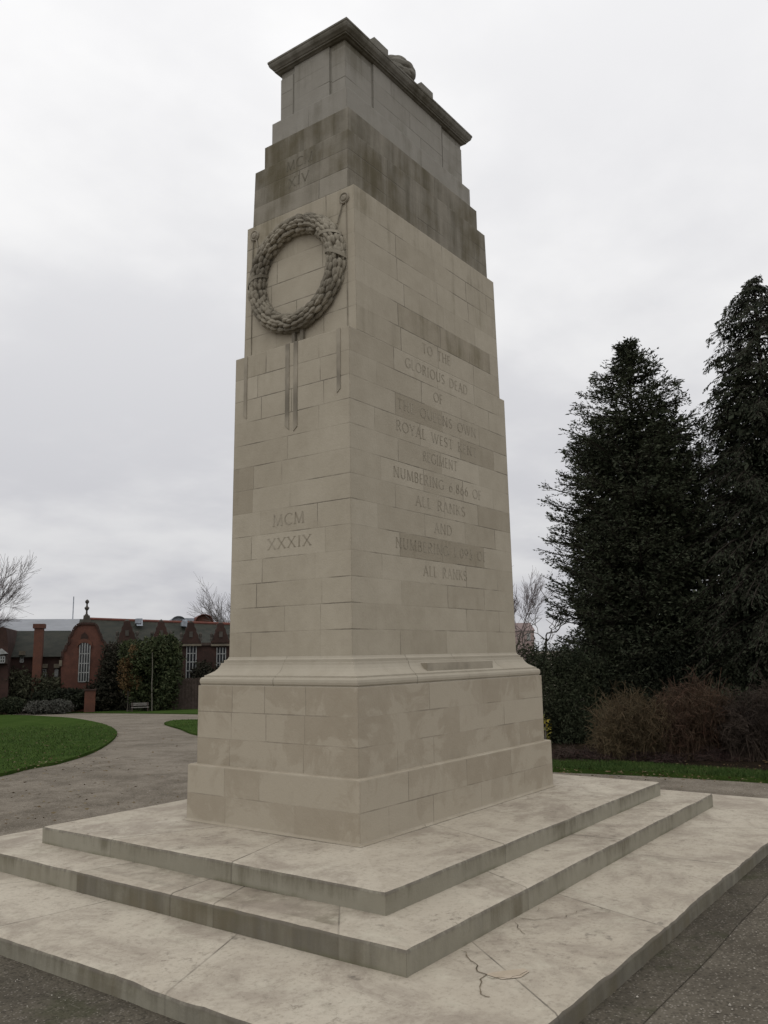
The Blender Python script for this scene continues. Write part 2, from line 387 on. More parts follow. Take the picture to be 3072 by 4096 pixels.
mb = MB(); wallbox(mb, -0.580, 0.580, -0.389, 0.389, 6.431, 6.948, 3, gp, [(0.33, 0.66), (0.5,), (0.25, 0.75)]); mb.build('panel', M['upper'], cen)
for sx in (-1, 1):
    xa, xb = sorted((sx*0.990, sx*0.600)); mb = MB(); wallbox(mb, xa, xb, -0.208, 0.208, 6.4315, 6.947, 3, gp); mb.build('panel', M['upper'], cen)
# cornice
def ring(mb, prof, g=0.2, seg=None):
    """prof = [(a, b, z)] from bottom to top, mitred corners"""
    for (a0, b0, z0), (a1, b1, z1) in zip(prof[:-1], prof[1:]):
        c0 = [(-a0, -b0, z0), (a0, -b0, z0), (a0, b0, z0), (-a0, b0, z0)]; c1 = [(-a1, -b1, z1), (a1, -b1, z1), (a1, b1, z1), (-a1, b1, z1)]
        for i in range(4):
            j = (i+1) % 4; A, B = (0.26, 0.53, 0.78), (0.5,)
            cs = [0.0, *(A if i % 2 == 0 else B), 1.0]; W = 2*(a0 if i % 2 == 0 else b0)
            for q in range(len(cs)-1):
                u0, u1 = cs[q], cs[q+1]; w_ = (u1-u0)*W
                L = 9 if q == 0 else 0; Rr = 9 if q == len(cs)-2 else 0
                mb.quad([lerp(c0[i], c0[j], u0), lerp(c0[i], c0[j], u1), lerp(c1[i], c1[j], u1), lerp(c1[i], c1[j], u0)],
                        [(L, w_+Rr), (w_+L, Rr), (w_+L, Rr), (L, w_+Rr)], [(9, 9)]*4, (0.35+0.3*((i*3+q*7) % 4)/4, g, 0.0))
    a, b, z = prof[0]; mb.quad([(-a, b, z), (a, b, z), (a, -b, z), (-a, -b, z)], ti=(.5, g, 0))
    a, b, z = prof[-1]; mb.quad([(-a, -b, z), (a, -b, z), (a, b, z), (-a, b, z)], ti=(.5, g, 0))
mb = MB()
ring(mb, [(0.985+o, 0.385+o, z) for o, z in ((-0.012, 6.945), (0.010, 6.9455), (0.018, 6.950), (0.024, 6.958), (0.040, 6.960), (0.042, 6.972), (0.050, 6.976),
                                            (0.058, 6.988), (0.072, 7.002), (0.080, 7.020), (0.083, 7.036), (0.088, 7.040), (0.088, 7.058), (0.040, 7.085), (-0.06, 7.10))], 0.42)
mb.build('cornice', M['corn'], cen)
# things carved on the lid
for x0, x1 in ((-0.49, -0.27), (0.30, 0.515)):
    mb = MB(); wallbox(mb, x0, x1, -0.34, 0.34, 7.07, 7.305, 1, lambda *a: 0.34); mb.build('lid_block', M['corn'], cen)
def carved_wreath(mb, R, r, ncell, nphi, p0, p1, frame, seed, depth, flip=True):
    """torus carved into overlapping laurel leaves, one fine height field"""
    rr = random.Random(seed); N, K = ncell*9, nphi*9; full = abs(p1-p0-2*math.pi) < 1e-6; b0 = len(mb.v)
    cen_ = {(i, k): (i+.5*(k % 2)+rr.uniform(-.30, .30), k+.5+rr.uniform(-.30, .30), rr.uniform(.55, 1.35)) for i in range(ncell) for k in range(-1, nphi+1)}
    for i in range(N):
        t = 2*math.pi*i/N; ca = ncell*i/N
        for k in range(K+(0 if full else 1)):
            p = p0+(p1-p0)*k/K; bb = nphi*k/K; best = 9; ah = 1; bestr = 0.0
            for di in (-1, 0, 1, 2):
                for dk in (-1, 0, 1):
                    ic, kc = int(ca)+di-1+1, int(bb)+dk
                    c = cen_.get((ic % ncell, (kc % nphi) if full else kc))
                    if c is None: continue
                    dx = ca-(c[0]+(ic-ic % ncell)); dy = bb-(c[1]+(kc-(kc % nphi) if full else 0))
                    side = 1 if t < math.pi else -1
                    dx2 = dx*(0.85 if dx*side > 0 else 1.25); d = math.hypot(dx2, dy*(1.0+.5*max(0, dx*side)))
                    if d < best: best, ah = d, c[2]; bestr = depth*0.22*max(0.0, 1-abs(dy)*5)
            h = depth*ah*(0.85-1.9*best*best)-depth*1.6*max(0, best-.50)*2.4+bestr
            q = R+(r+h)*math.cos(p); mb.v.append(frame(q*math.sin(t), q*math.cos(t), (r+h)*math.sin(p)))
    Kv = K if full else K+1
    for i in range(N):
        for k in range(K):
            i2, k2 = (i+1) % N, (k+1) % Kv
            mb.f.append((b0+i*Kv+k, b0+i*Kv+k2, b0+i2*Kv+k2, b0+i2*Kv+k))
mb = MB()
carved_wreath(mb, 0.115, 0.135, 10, 10, 0.0, 2*math.pi, lambda u, v, n: (-0.045+u*1.0, -0.17+v*1.1, 7.195+n), 5, .016)
mb.build('lid_wreath', M['corn'], cen)
# the wreath on the short face
WZ, XF = 4.777, -1.167
mb = MB()
carved_wreath(mb, 0.432, 0.075, 42, 9, -0.6, math.pi+0.6, lambda u, v, n: (XF-0.022-n, -u*1.03, WZ+v), 2, .015)
wr = mb.build('wreath', M['carved'], cen)
for bn, tw in ((58, .14), (84, .10), (276, -.12)):
    mb = MB(); bn = math.radians(bn)
    for k in range(14):
        def bp_(k, o):
            p = -0.5+(math.pi+1.0)*k/14; t = bn+o+tw*math.cos(p); q = 0.430+0.091*math.cos(p)
            return (XF-0.022-0.091*math.sin(p), -q*math.sin(t)*1.03, WZ+q*math.cos(t))
        mb.add([bp_(k, -.035), bp_(k+1, -.035), bp_(k+1, .035), bp_(k, .035)], [(0, 1, 2, 3)])
    mb.build('binding', M['carved'], wr)
# rosettes, cords and hanging ribbons
for sy in (-1, 1):
    mb = MB(); c = (XF, sy*0.512, 5.295)
    prof = [(0.050, 0.0), (0.050, 0.010), (0.043, 0.017), (0.033, 0.009), (0.029, 0.009), (0.025, 0.018), (0.014, 0.022), (0.003, 0.022)]
    for i in range(len(prof)-1):
        for k in range(20):
            t0, t1 = 2*math.pi*k/20, 2*math.pi*(k+1)/20
            def q(rz, t): return (c[0]-rz[1], c[1]+rz[0]*math.cos(t), c[2]+rz[0]*math.sin(t))
            mb.add([q(prof[i], t0), q(prof[i], t1), q(prof[i+1], t1), q(prof[i+1], t0)], [(0, 3, 2, 1)])
    ro = mb.build('rosette', M['mould'], cen)
    mb = MB(); mb.tube([(XF-0.008, sy*0.490, 5.25), (XF-0.010, sy*0.470, 5.18), (XF-0.014, sy*0.44, 5.09)], 0.006, 6)
    mb.build('cord', M['mould'], ro); mb = MB()
    mb.tube([(XF-0.006, sy*0.530, 5.25), (XF-0.006, sy*0.534, 5.0), (XF-0.006, sy*0.538, 4.6), (XF-0.006, sy*0.538, 4.14)], 0.004, 6)
    mb.build('cord', M['mould'], ro)
def sx5(z): return -(1.277+(1.265-1.277)*(z-1.597)/2.54)
def strip(mb, y0, y1, zt, zb, slant, th):
    pts = [(y0, zt), (y1, zt), (y1, zb), (y0, zb+slant)]
    f = [(sx5(z)-th, y, z) for y, z in pts]; bk = [(sx5(z)+0.01, y, z) for y, z in pts]
    mb.add(f+bk, [(0, 1, 2, 3), (0, 4, 5, 1), (1, 5, 6, 2), (2, 6, 7, 3), (3, 7, 4, 0)])
for yc, wd, zb, sl in ((-0.522, 0.036, 3.615, 0.03), (0.502, 0.036, 3.615, -0.03), (0.020, 0.042, 3.445, -0.035), (-0.070, 0.042, 3.385, 0.035)):
    mb = MB(); strip(mb, yc-wd/2, yc+wd/2, 4.139, zb, sl, 0.006)
    if abs(yc) < .1: mb.box(-1.20, -1.16, yc-0.016, yc+0.016, 4.137, 4.28)
    mb.build('ribbon', M['mould'], cen)
# ------------------------------------------------------------------ inscriptions (own Roman capitals)
def arc(cx, cy, rx, ry, a0, a1, n=14):
    return [(cx+rx*math.cos(math.radians(a0+(a1-a0)*i/n)), cy+ry*math.sin(math.radians(a0+(a1-a0)*i/n))) for i in range(n+1)]
G = {  # width, strokes, serif feet (x,y)
 'M': (1.0, [[(0.08, 0), (0.14, 1)], [(0.14, 1), (0.5, 0.04)], [(0.5, 0.04), (0.86, 1)], [(0.86, 1), (0.92, 0)]], [(0.08, 0), (0.92, 0)]),
 'C': (0.8, [arc(0.5, 0.5, 0.46, 0.5, 48, 312, 20)], []), 'X': (0.8, [[(0.05, 1), (0.75, 0)], [(0.72, 1), (0.06, 0)]], [(0.05, 1), (0.75, 0), (0.72, 1), (0.06, 0)]),
 'I': (0.3, [[(0.15, 0), (0.15, 1)]], [(0.15, 0), (0.15, 1)]), 'V': (0.8, [[(0.03, 1), (0.4, 0)], [(0.77, 1), (0.4, 0)]], [(0.03, 1), (0.77, 1)]),
 'T': (0.75, [[(0.02, 1), (0.73, 1)], [(0.375, 0), (0.375, 1)]], [(0.375, 0)]), 'O': (0.95, [arc(0.475, 0.5, 0.45, 0.5, 0, 360, 24)], []),
 'H': (0.8, [[(0.1, 0), (0.1, 1)], [(0.7, 0), (0.7, 1)], [(0.1, 0.52), (0.7, 0.52)]], [(0.1, 0), (0.1, 1), (0.7, 0), (0.7, 1)]),
 'E': (0.55, [[(0.1, 0), (0.1, 1)], [(0.1, 1), (0.5, 1)], [(0.1, 0.53), (0.45, 0.53)], [(0.1, 0), (0.52, 0)]], []),
 'F': (0.52, [[(0.1, 0), (0.1, 1)], [(0.1, 1), (0.5, 1)], [(0.1, 0.53), (0.43, 0.53)]], [(0.1, 0)]),
 'L': (0.55, [[(0.1, 0), (0.1, 1)], [(0.1, 0), (0.52, 0)]], [(0.1, 1)]),
 'G': (0.88, [arc(0.5, 0.5, 0.46, 0.5, 48, 320, 20), [(0.83, 0.12), (0.83, 0.45)]], [(0.83, 0.45)]),
 'R': (0.68, [[(0.1, 0), (0.1, 1)], [(0.1, 1), (0.3, 1)]+arc(0.3, 0.755, 0.24, 0.245, 90, -90, 10)+[(0.1, 0.51)], [(0.3, 0.51), (0.68, 0)]], [(0.1, 0)]),
 'B': (0.62, [[(0.1, 0), (0.1, 1)], [(0.1, 1), (0.3, 1)]+arc(0.3, 0.765, 0.2, 0.235, 90, -90, 10)+[(0.1, 0.53)], [(0.3, 0.53)]+arc(0.32, 0.265, 0.24, 0.265, 90, -90, 10)+[(0.1, 0)]], []),
 'P': (0.6, [[(0.1, 0), (0.1, 1)], [(0.1, 1), (0.3, 1)]+arc(0.3, 0.745, 0.24, 0.255, 90, -90, 10)+[(0.1, 0.49)]], [(0.1, 0)]),
 'D': (0.85, [[(0.1, 0), (0.1, 1)], [(0.1, 1), (0.35, 1)]+arc(0.35, 0.5, 0.44, 0.5, 90, -90, 16)+[(0.1, 0)]], []),
 'U': (0.78, [[(0.1, 1), (0.1, 0.3)]+arc(0.39, 0.3, 0.29, 0.3, 180, 360, 12)+[(0.68, 1)]], [(0.1, 1), (0.68, 1)]),
 'S': (0.58, [arc(0.29, 0.755, 0.22, 0.245, 40, 270, 12)+arc(0.29, 0.255, 0.24, 0.255, 90, -145, 12)], []),
 'A': (0.8, [[(0.04, 0), (0.4, 1)], [(0.4, 1), (0.77, 0)], [(0.18, 0.36), (0.63, 0.36)]], [(0.04, 0), (0.77, 0)]),
 'Q': (0.95, [arc(0.475, 0.5, 0.45, 0.5, 0, 360, 24), [(0.5, 0.04), (0.95, -0.2)]], []),
 'N': (0.85, [[(0.1, 0), (0.1, 1)], [(0.1, 1), (0.75, 0)], [(0.75, 0), (0.75, 1)]], [(0.1, 0), (0.75, 1)]),
 'W': (1.2, [[(0.03, 1), (0.33, 0)], [(0.33, 0), (0.6, 1)], [(0.6, 1), (0.87, 0)], [(0.87, 0), (1.17, 1)]], [(0.03, 1), (1.17, 1)]),
 'Y': (0.75, [[(0.03, 1), (0.37, 0.48)], [(0.72, 1), (0.37, 0.48)], [(0.37, 0.48), (0.37, 0)]], [(0.37, 0), (0.03, 1), (0.72, 1)]),
 'K': (0.72, [[(0.1, 0), (0.1, 1)], [(0.62, 1), (0.12, 0.48)], [(0.25, 0.6), (0.7, 0)]], [(0.1, 0), (0.1, 1)]),
 '6': (0.6, [arc(0.31, 0.3, 0.25, 0.3, 0, 360, 16), [(0.06, 0.32), (0.14, 0.7), (0.46, 1)]], []), '8': (0.6, [arc(0.3, 0.75, 0.2, 0.25, 0, 360, 14), arc(0.3, 0.26, 0.25, 0.26, 0, 360, 14)], []),
 '1': (0.3, [[(0.15, 0), (0.15, 1)]], [(0.15, 0)]), '0': (0.66, [arc(0.33, 0.5, 0.27, 0.5, 0, 360, 18)], []),
 '9': (0.6, [arc(0.29, 0.7, 0.25, 0.3, 0, 360, 16), [(0.54, 0.68), (0.46, 0.3), (0.14, 0)]], []),
 '3': (0.55, [[(0.08, 1), (0.45, 1), (0.25, 0.6)]+arc(0.25, 0.3, 0.22, 0.3, 80, -140, 12)], []), ',': (0.25, [[(0.12, 0.05), (0.06, -0.15)]], []), ' ': (0.55, [], []),
}
def text(mb, s, h, centre, put, width=None, gap=0.22):
    adv = sum(G[c][0]+gap for c in s)-gap; k = h
    kx = h if width is None else width/adv
    x = -adv/2
    for c in s:
        wd, st, serif = G[c]
        for line in st:
            for (x0, y0), (x1, y1) in zip(line[:-1], line[1:]):
                dx, dy = x1-x0, y1-y0; L = math.hypot(dx, dy) or 1
                th = 0.030+0.042*max(0, abs(dy)/L if dx*dy <= 0 else abs(dy)/L-0.6)
                nx, ny = -dy/L*th, dx/L*th; ex, ey = dx/L*0.015, dy/L*0.015
                mb.quad([put(centre[0]+(x+px_)*kx, centre[1]+(py_-.5)*k) for px_, py_ in
                         ((x0-nx-ex, y0-ny-ey), (x1-nx+ex, y1-ny+ey), (x1+nx+ex, y1+ny+ey), (x0+nx-ex, y0+ny-ey))])
        for sx_, sy_ in serif:
            mb.quad([put(centre[0]+(x+sx_+a)*kx, centre[1]+(sy_-.5+b)*k) for a, b in ((-.13, -.025), (.13, -.025), (.13, .025), (-.13, .025))])
        x += wd+gap
def put_r(s, z):
    y = -(0.641+(0.627-0.641)*(z-1.597)/2.54) if z < 4.137 else -(0.627+(0.608-0.627)*(z-4.137)/1.252)
    return (s, y-0.0016, z)
def put_l(s, z): return (sx5(z)-0.0016, -s, z)
def put_t(s, z): return (-(1.165+(1.145-1.165)*(z-5.389)/0.535)-0.0016, -s, z)
def line_(t, h, c, put, wd=None, m='letter'):
    mb = MB(); text(mb, t, h, c, put, wd); tag(mb.build('inscription', M[m], cen), 'faint cut lettering reading '+t)
for t_, z, wd, c in (('TO THE', 4.265, 0.46, 0), ('GLORIOUS DEAD', 4.055, 1.03, 0.01), ('OF', 3.855, None, 0), ('THE QUEENS OWN', 3.662, 1.29, 0.01),
                    ('ROYAL WEST KENT', 3.470, 1.31, 0), ('REGIMENT', 3.278, 0.56, 0.01), ('NUMBERING 6,866 OF', 3.068, 1.42, 0), ('ALL RANKS', 2.872, 0.80, 0),
                    ('AND', 2.672, 0.28, 0.02), ('NUMBERING 1,093 OF', 2.487, 1.46, 0.03), ('ALL RANKS', 2.288, 0.70, 0.04)):
    line_(t_, 0.084, (c, z), put_r, wd)
line_('MCM', 0.090, (0, 2.676), put_l, 0.33); line_('XXXIX', 0.083, (0.01, 2.489), put_l, 0.46)
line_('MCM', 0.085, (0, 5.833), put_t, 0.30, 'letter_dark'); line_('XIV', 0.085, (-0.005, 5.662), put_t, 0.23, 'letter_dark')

# ------------------------------------------------------------------ base moulding, pedestal, plinth
mb = MB()
pr = [(1.0, 1.380), (0.93, 1.384), (0.985, 1.396), (1.0, 1.413), (0.985, 1.430), (0.93, 1.442), (0.84, 1.445), (0.84, 1.458), (0.78, 1.460), (0.66, 1.472), (0.50, 1.488), (0.38, 1.510),
      (0.30, 1.535), (0.28, 1.553), (0.18, 1.554), (0.18, 1.576), (0.11, 1.577), (0.05, 1.586), (0.012, 1.601), (-0.1, 1.602)]
ring(mb, [(1.277+0.158*t, 0.641+0.172*t, z) for t, z in pr], 0.03)
mb.build('base_moulding', M['mould'], cen)
mb = MB(); mb.box(-0.47, 0.59, -0.760, -0.66, 1.459, 1.532); mb.build('repair_block', M['mould'], cen)
mb = MB()
tier(mb, 1.439, 0.819, 0.767, 1.441, 0.819, 1.380, 3, [(0.23, 0.69), (0.24, 0.47, 0.70), (0.24, 0.46, 0.70)], [(0.17, 0.33, 0.60, 0.84), (0.17, 0.46, 0.72), (0.31, 0.59, 0.83)])
mb.build('pedestal', M['base'], cen)
mb = MB()
tier(mb, 1.492, 0.866, 0.344, 1.490, 0.866, 0.762, 2, [(0.26, 0.67), (0.25, 0.45)], [(0.10, 0.30, 0.55, 0.80), (0.2, 0.47, 0.72)])
ring(mb, [(1.490, 0.866, 0.7622), (1.478, 0.854, 0.772), (1.43, 0.81, 0.7725)], 0.0)
ring(mb, [(1.515, 0.890, 0.3445), (1.500, 0.875, 0.350), (1.4935, 0.8675, 0.358)], -0.1)
mb.build('plinth', M['base'], cen)

# ------------------------------------------------------------------ steps
def slab(name, a, b, z0, z1, ai, bi, cuts, wavy, over=None):
    """a stone step: four weathered risers and a tread that runs in under the next stage"""
    over = over or {}
    mr, mt = MB(), MB()
    for side in range(4):
        along, half = (0, a) if side in (0, 2) else (1, b)
        L = 2*half
        cs = sorted(set([-half, half]+list(cuts[side])))
        ts = []
        for c0, c1 in zip(cs[:-1], cs[1:]):
            n = max(1, int((c1-c0)/0.05)); ts += [c0+(c1-c0)*i/n for i in range(n)]
        ts.append(half)
        def P(s, off, z):            # off inward from the outer face
            if side == 0: return (s*(a-off)/a, -(b-off), z)
            if side == 1: return (a-off, s*(b-off)/b, z)
            if side == 2: return (-s*(a-off)/a, b-off, z)
            return (-(a-off), -s*(b-off)/b, z)
        def wv(s):
            q = P(s, 0, z0)
            e = mnoise.noise(Vector((q[0]*2.1, q[1]*2.1, 7.3)))*wavy + mnoise.noise(Vector((q[0]*7, q[1]*7, 2.3)))*wavy*0.5 + mnoise.noise(Vector((q[0]*23, q[1]*23, 1.1)))*wavy*0.3
            return e
        inn = (a-ai) if side in (1, 3) else (b-bi)
        inn = min(a-ai, b-bi)+0.0
        for s0, s1 in zip(ts[:-1], ts[1:]):
            bi_ = max(i for i in range(len(cs)-1) if cs[i] <= s0+1e-6); c0, c1 = cs[bi_], cs[bi_+1]
            lft = 9 if bi_ == 0 else 0.0; rgt = 9 if bi_ == len(cs)-2 else 0.0
            ti = over.get((side, bi_), ((bi_*0.37+side*0.21+0.15) % 1.0, 0.02, 0.0))
            def prof(s):
                e = wv(s); r = 0.016+0.012*abs(mnoise.noise(Vector((s*5, side*3.7, z1*9)))); lo = e*0.7
                return [(max(0, 0.35*e), z0), (lo*0.6, z1-r-0.035), (lo, z1-r), (r*0.35+lo, z1-r*0.32+e*0.15), (r+lo+0.004, z1+e*0.12), (0.09, z1)]
            p0, p1 = prof(s0), prof(s1)
            ja = [(s0-c0+lft, c1-s0+rgt), (s1-c0+lft, c1-s1+rgt), (s1-c0+lft, c1-s1+rgt), (s0-c0+lft, c1-s0+rgt)]
            for k in range(5):
                tgt = mr if k < 3 else mt
                u0, u1 = max(0, z1-p0[k][1]), max(0, z1-p0[k+1][1])
                tt = ti if k < 3 else (ti[0], ti[1]*0.42, 0)
                tgt.quad([P(s0, *p0[k]), P(s1, *p1[k]), P(s1, *p1[k+1]), P(s0, *p0[k+1])], ja, [(9, u0), (9, u0), (9, u1), (9, u1)] if k < 3 else [(9, 9)]*4, tt)
            n2 = 6
            for q in range(n2):
                o0, o1 = 0.09+(inn+0.06-0.09)*q/n2, 0.09+(inn+0.06-0.09)*(q+1)/n2
                def zz(s, o): 
                    if o <= 0.09 or o >= inn+0.05: return z1
                    pq = P(s, o, 0); return z1+mnoise.noise(Vector((pq[0]*1.4, pq[1]*1.4, z1*3)))*0.004
                mt.quad([P(s0, o0, zz(s0, o0)), P(s1, o0, zz(s1, o0)), P(s1, o1, zz(s1, o1)), P(s0, o1, zz(s0, o1))], ja, [(9, 9)]*4, (ti[0], ti[1]*(0.62 if z1 > .2 else .30), 0))
    if True:      # the core below the next stage
        o = min(a-ai, b-bi)+0.06
        mt.quad([(-a+o, -b+o, z1), (a-o, -b+o, z1), (a-o, b-o, z1), (-a+o, b-o, z1)], ti=(.4, 0, 0))
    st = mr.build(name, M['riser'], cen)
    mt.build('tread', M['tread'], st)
    return st
# sides: 0 right (x), 1 far right (y), 2 far (−x), 3 left (−y: s = −y)
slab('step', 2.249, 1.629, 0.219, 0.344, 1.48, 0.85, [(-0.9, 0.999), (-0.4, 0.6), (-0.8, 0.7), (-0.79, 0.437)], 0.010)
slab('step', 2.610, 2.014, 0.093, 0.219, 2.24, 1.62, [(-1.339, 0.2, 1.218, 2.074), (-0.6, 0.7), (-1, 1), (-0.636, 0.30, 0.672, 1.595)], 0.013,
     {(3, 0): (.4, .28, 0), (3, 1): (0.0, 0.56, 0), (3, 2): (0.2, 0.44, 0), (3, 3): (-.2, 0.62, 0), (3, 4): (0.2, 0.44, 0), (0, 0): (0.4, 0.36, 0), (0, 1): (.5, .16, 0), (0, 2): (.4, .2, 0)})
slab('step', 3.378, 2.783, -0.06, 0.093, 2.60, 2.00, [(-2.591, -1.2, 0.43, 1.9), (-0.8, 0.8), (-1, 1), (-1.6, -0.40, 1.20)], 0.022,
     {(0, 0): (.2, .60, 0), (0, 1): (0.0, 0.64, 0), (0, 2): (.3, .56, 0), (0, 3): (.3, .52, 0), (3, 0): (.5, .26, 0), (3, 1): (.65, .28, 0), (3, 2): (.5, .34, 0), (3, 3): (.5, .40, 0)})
# cracks and a spalled flake in the lowest tread
def jag(mb, pts, wd, z, seed):
    r = random.Random(seed); L = [Vector((*p, 0)) for p in pts]; fine = []
    for p, q in zip(L[:-1], L[1:]):
        n = max(2, int((q-p).length/0.035))
        for i in range(n): fine.append(p.lerp(q, i/n)+Vector((r.uniform(-.014, .014), r.uniform(-.014, .014), 0)))
    fine.append(L[-1])
    for i in range(len(fine)-1):
        d = (fine[i+1]-fine[i]).normalized(); nrm = Vector((-d.y, d.x, 0))
        w0 = wd*r.uniform(.5, 1.4)*(1 if i else .2); w1 = wd*r.uniform(.5, 1.4)
        mb.quad([(*(fine[i]-nrm*w0).xy, z), (*(fine[i+1]-nrm*w1).xy, z), (*(fine[i+1]+nrm*w1).xy, z), (*(fine[i]+nrm*w0).xy, z)])
mb = MB(); z = 0.0985
jag(mb, [(-2.145, -2.04), (-2.27, -2.17), (-2.379, -2.298), (-2.47, -2.33), (-2.587, -2.404), (-2.59, -2.45)], 0.0028, z, 1); mb.build('crack', M['crack'], cen); mb = MB()
jag(mb, [(-2.40, -2.31), (-2.36, -2.42), (-2.22, -2.45)], 0.0014, z, 2); mb.build('crack', M['crack'], cen); mb = MB()
jag(mb, [(-1.509, -2.03), (-1.50, -2.12), (-1.356, -2.251), (-1.18, -2.27), (-1.072, -2.361), (-1.12, -2.42), (-1.30, -2.31)], 0.0016, z, 3); mb.build('crack', M['crack'], cen); mb = MB()
jag(mb, [(-1.25, -2.03), (-1.33, -2.07), (-1.30, -2.13)], 0.0012, z, 4); mb.build('crack', M['crack'], cen); mb = MB()
jag(mb, [(-1.60, -2.06), (-1.75, -2.20)], 0.0019, z, 6); mb.build('crack', M['crack'], cen); mb = MB()
pl_ = [(-2.37, -2.30), (-2.31, -2.33), (-2.20, -2.42), (-2.22, -2.46), (-2.31, -2.46), (-2.38, -2.40)]
mb.quad([(x, y, 0.0978) for x, y in pl_][::-1]); mb.build('spalled_patch', M['spall'], cen)

# ================================================================== GROUND
def ground_mat(name, base, base2, grit, wet, gs=1.0, moss=None):
    m, nt, b = newmat(name)
    pos = mk(nt, 'ShaderNodeNewGeometry').outputs['Position']
    n1 = noise_(nt, pos, 0.55, 6, 0.65); n2 = noise_(nt, pos, 2.6, 6, 0.7, stretch=(1, 1, 1), dist=0.5)
    f = mapr(nt, math_(nt, 'ADD', math_(nt, 'MULTIPLY', n1, .5), math_(nt, 'MULTIPLY', n2, .5)), 0.38, 0.6)
    col = mixc(nt, f, base, base2)
    vor = mk(nt, 'ShaderNodeTexVoronoi', {'Vector': pos, 'Scale': 75.0*gs}, feature='F1')
    rnd = mk(nt, 'ShaderNodeSeparateColor', {0: vor.outputs['Color']}).outputs[0]
    stone_ = math_(nt, 'MULTIPLY', mapr(nt, vor.outputs['Distance'], 0.30, 0.48, 1, 0), mapr(nt, rnd, 0.70, 0.86, 0, 1))
    col = mixc(nt, math_(nt, 'MULTIPLY', stone_, 0.75), col, grit)
    col = mixc(nt, math_(nt, 'MULTIPLY', mapr(nt, rnd, 0.0, 0.35, 1, 0), 0.5), col, wet)
    if moss:
        mm = mapr(nt, noise_(nt, pos, 1.6, 5, 0.7), 0.5, 0.62); col = mixc(nt, math_(nt, 'MULTIPLY', mm, 0.5), col, moss)
    nt.links.new(col, b.inputs['Base Color']); b.inputs['Roughness'].default_value = 0.95; b.inputs['Specular IOR Level'].default_value = 0.06
    h = math_(nt, 'ADD', math_(nt, 'MULTIPLY', math_(nt, 'SUBTRACT', 1.0, vor.outputs['Distance']), 0.006), math_(nt, 'MULTIPLY', n2, 0.01))
    bp = mk(nt, 'ShaderNodeBump', {'Height': h, 'Strength': 0.7, 'Distance': 1.0}); nt.links.new(bp.outputs[0], b.inputs['Normal'])
    return m
M['path'] = ground_mat('path_gravel', (0.128, 0.110, 0.086), (0.222, 0.194, 0.156), (0.32, 0.285, 0.245), (0.070, 0.058, 0.047))
M['kerb'] = ground_mat('wet_tarmac', (0.068, 0.060, 0.047), (0.108, 0.095, 0.074), (0.20, 0.18, 0.155), (0.026, 0.024, 0.020), moss=(0.045, 0.050, 0.025))
M['tarmac'] = ground_mat('gritty_tarmac', (0.086, 0.075, 0.059), (0.135, 0.119, 0.094), (0.27, 0.245, 0.21), (0.040, 0.036, 0.029))
M['lawn'] = rough('lawn_turf', (0.030, 0.055, 0.013), (0.050, 0.080, 0.021), 1.1, (0.024, 0.042, 0.011), 30, 0.03, thr=(0.3, 0.7), rough_=1.0)
M['lawn'].node_tree.nodes['Principled BSDF'].inputs['Specular IOR Level'].default_value = 0.0
M['soil'] = rough('soil', (0.012, 0.010, 0.008), (0.024, 0.018, 0.013), 5, (0.045, 0.030, 0.02), 40, 0.02)
M['soil'].node_tree.nodes['Principled BSDF'].inputs['Specular IOR Level'].default_value = 0.0

def radial_ground():
    mb = MB(); na = 96
    rad = [0.0]+[1.2*1.16**i for i in range(56)]
    cx, cy = CAM[0], CAM[1]
    idx = []
    for i, r in enumerate(rad):
        rowi = []
        for k in range(na):
            t = 2*math.pi*k/na; x, y = cx+r*math.cos(t), cy+r*math.sin(t)
            rowi.append(len(mb.v)); mb.v.append((x, y, ground_z(x, y)-0.012))
        idx.append(rowi)
    for i in range(len(rad)-1):
        for k in range(na):
            k2 = (k+1) % na
            if i == 0: mb.f.append((idx[0][0], idx[1][k], idx[1][k2]))
            else: mb.f.append((idx[i][k], idx[i+1][k], idx[i+1][k2], idx[i][k2]))
    return tag(mb.build('ground', M['path']), kind='structure')
radial_ground()
mb = MB(); mb.quad([(-9.5, -13, -0.006), (2.6, -13, -0.006), (2.6, -2.7, -0.006), (-9.5, -2.7, -0.006)]); tag(mb.build('tarmac', M['tarmac']), kind='structure')
# band of darker tarmac round the lowest step
mb = MB(); a, b, o = 3.378, 2.783, 0.235
def bw(t): return 0.03*mnoise.noise(Vector((t*0.9, 3.1, 0)))
seq_o, seq_i = [], []
A0, A1, B0, B1 = -a-1.6, a+0.5, -b-0.235, b+0.06
for (x0, y0, x1, y1), (X0, Y0, X1, Y1) in zip(((-a, -b, a, -b), (a, -b, a, b), (a, b, -a, b), (-a, b, -a, -b)), ((A0, B0, A1, B0), (A1, B0, A1, B1), (A1, B1, A0+1.2, B1), (A0+1.2, B1, A0, B0))):
    for i in range(30):
        t = i/30; x, y = X0+(X1-X0)*t, Y0+(Y1-Y0)*t
        seq_o.append((x+2*bw(x+y), y+bw(x-y), 0.0)); seq_i.append(((x0+(x1-x0)*t)*0.97, (y0+(y1-y0)*t)*0.97, 0.0))
n = len(seq_o); mb.v = seq_o+seq_i; mb.f = [(i, (i+1) % n, n+(i+1) % n, n+i) for i in range(n)]
tag(mb.build('pavement', M['kerb']), kind='structure')

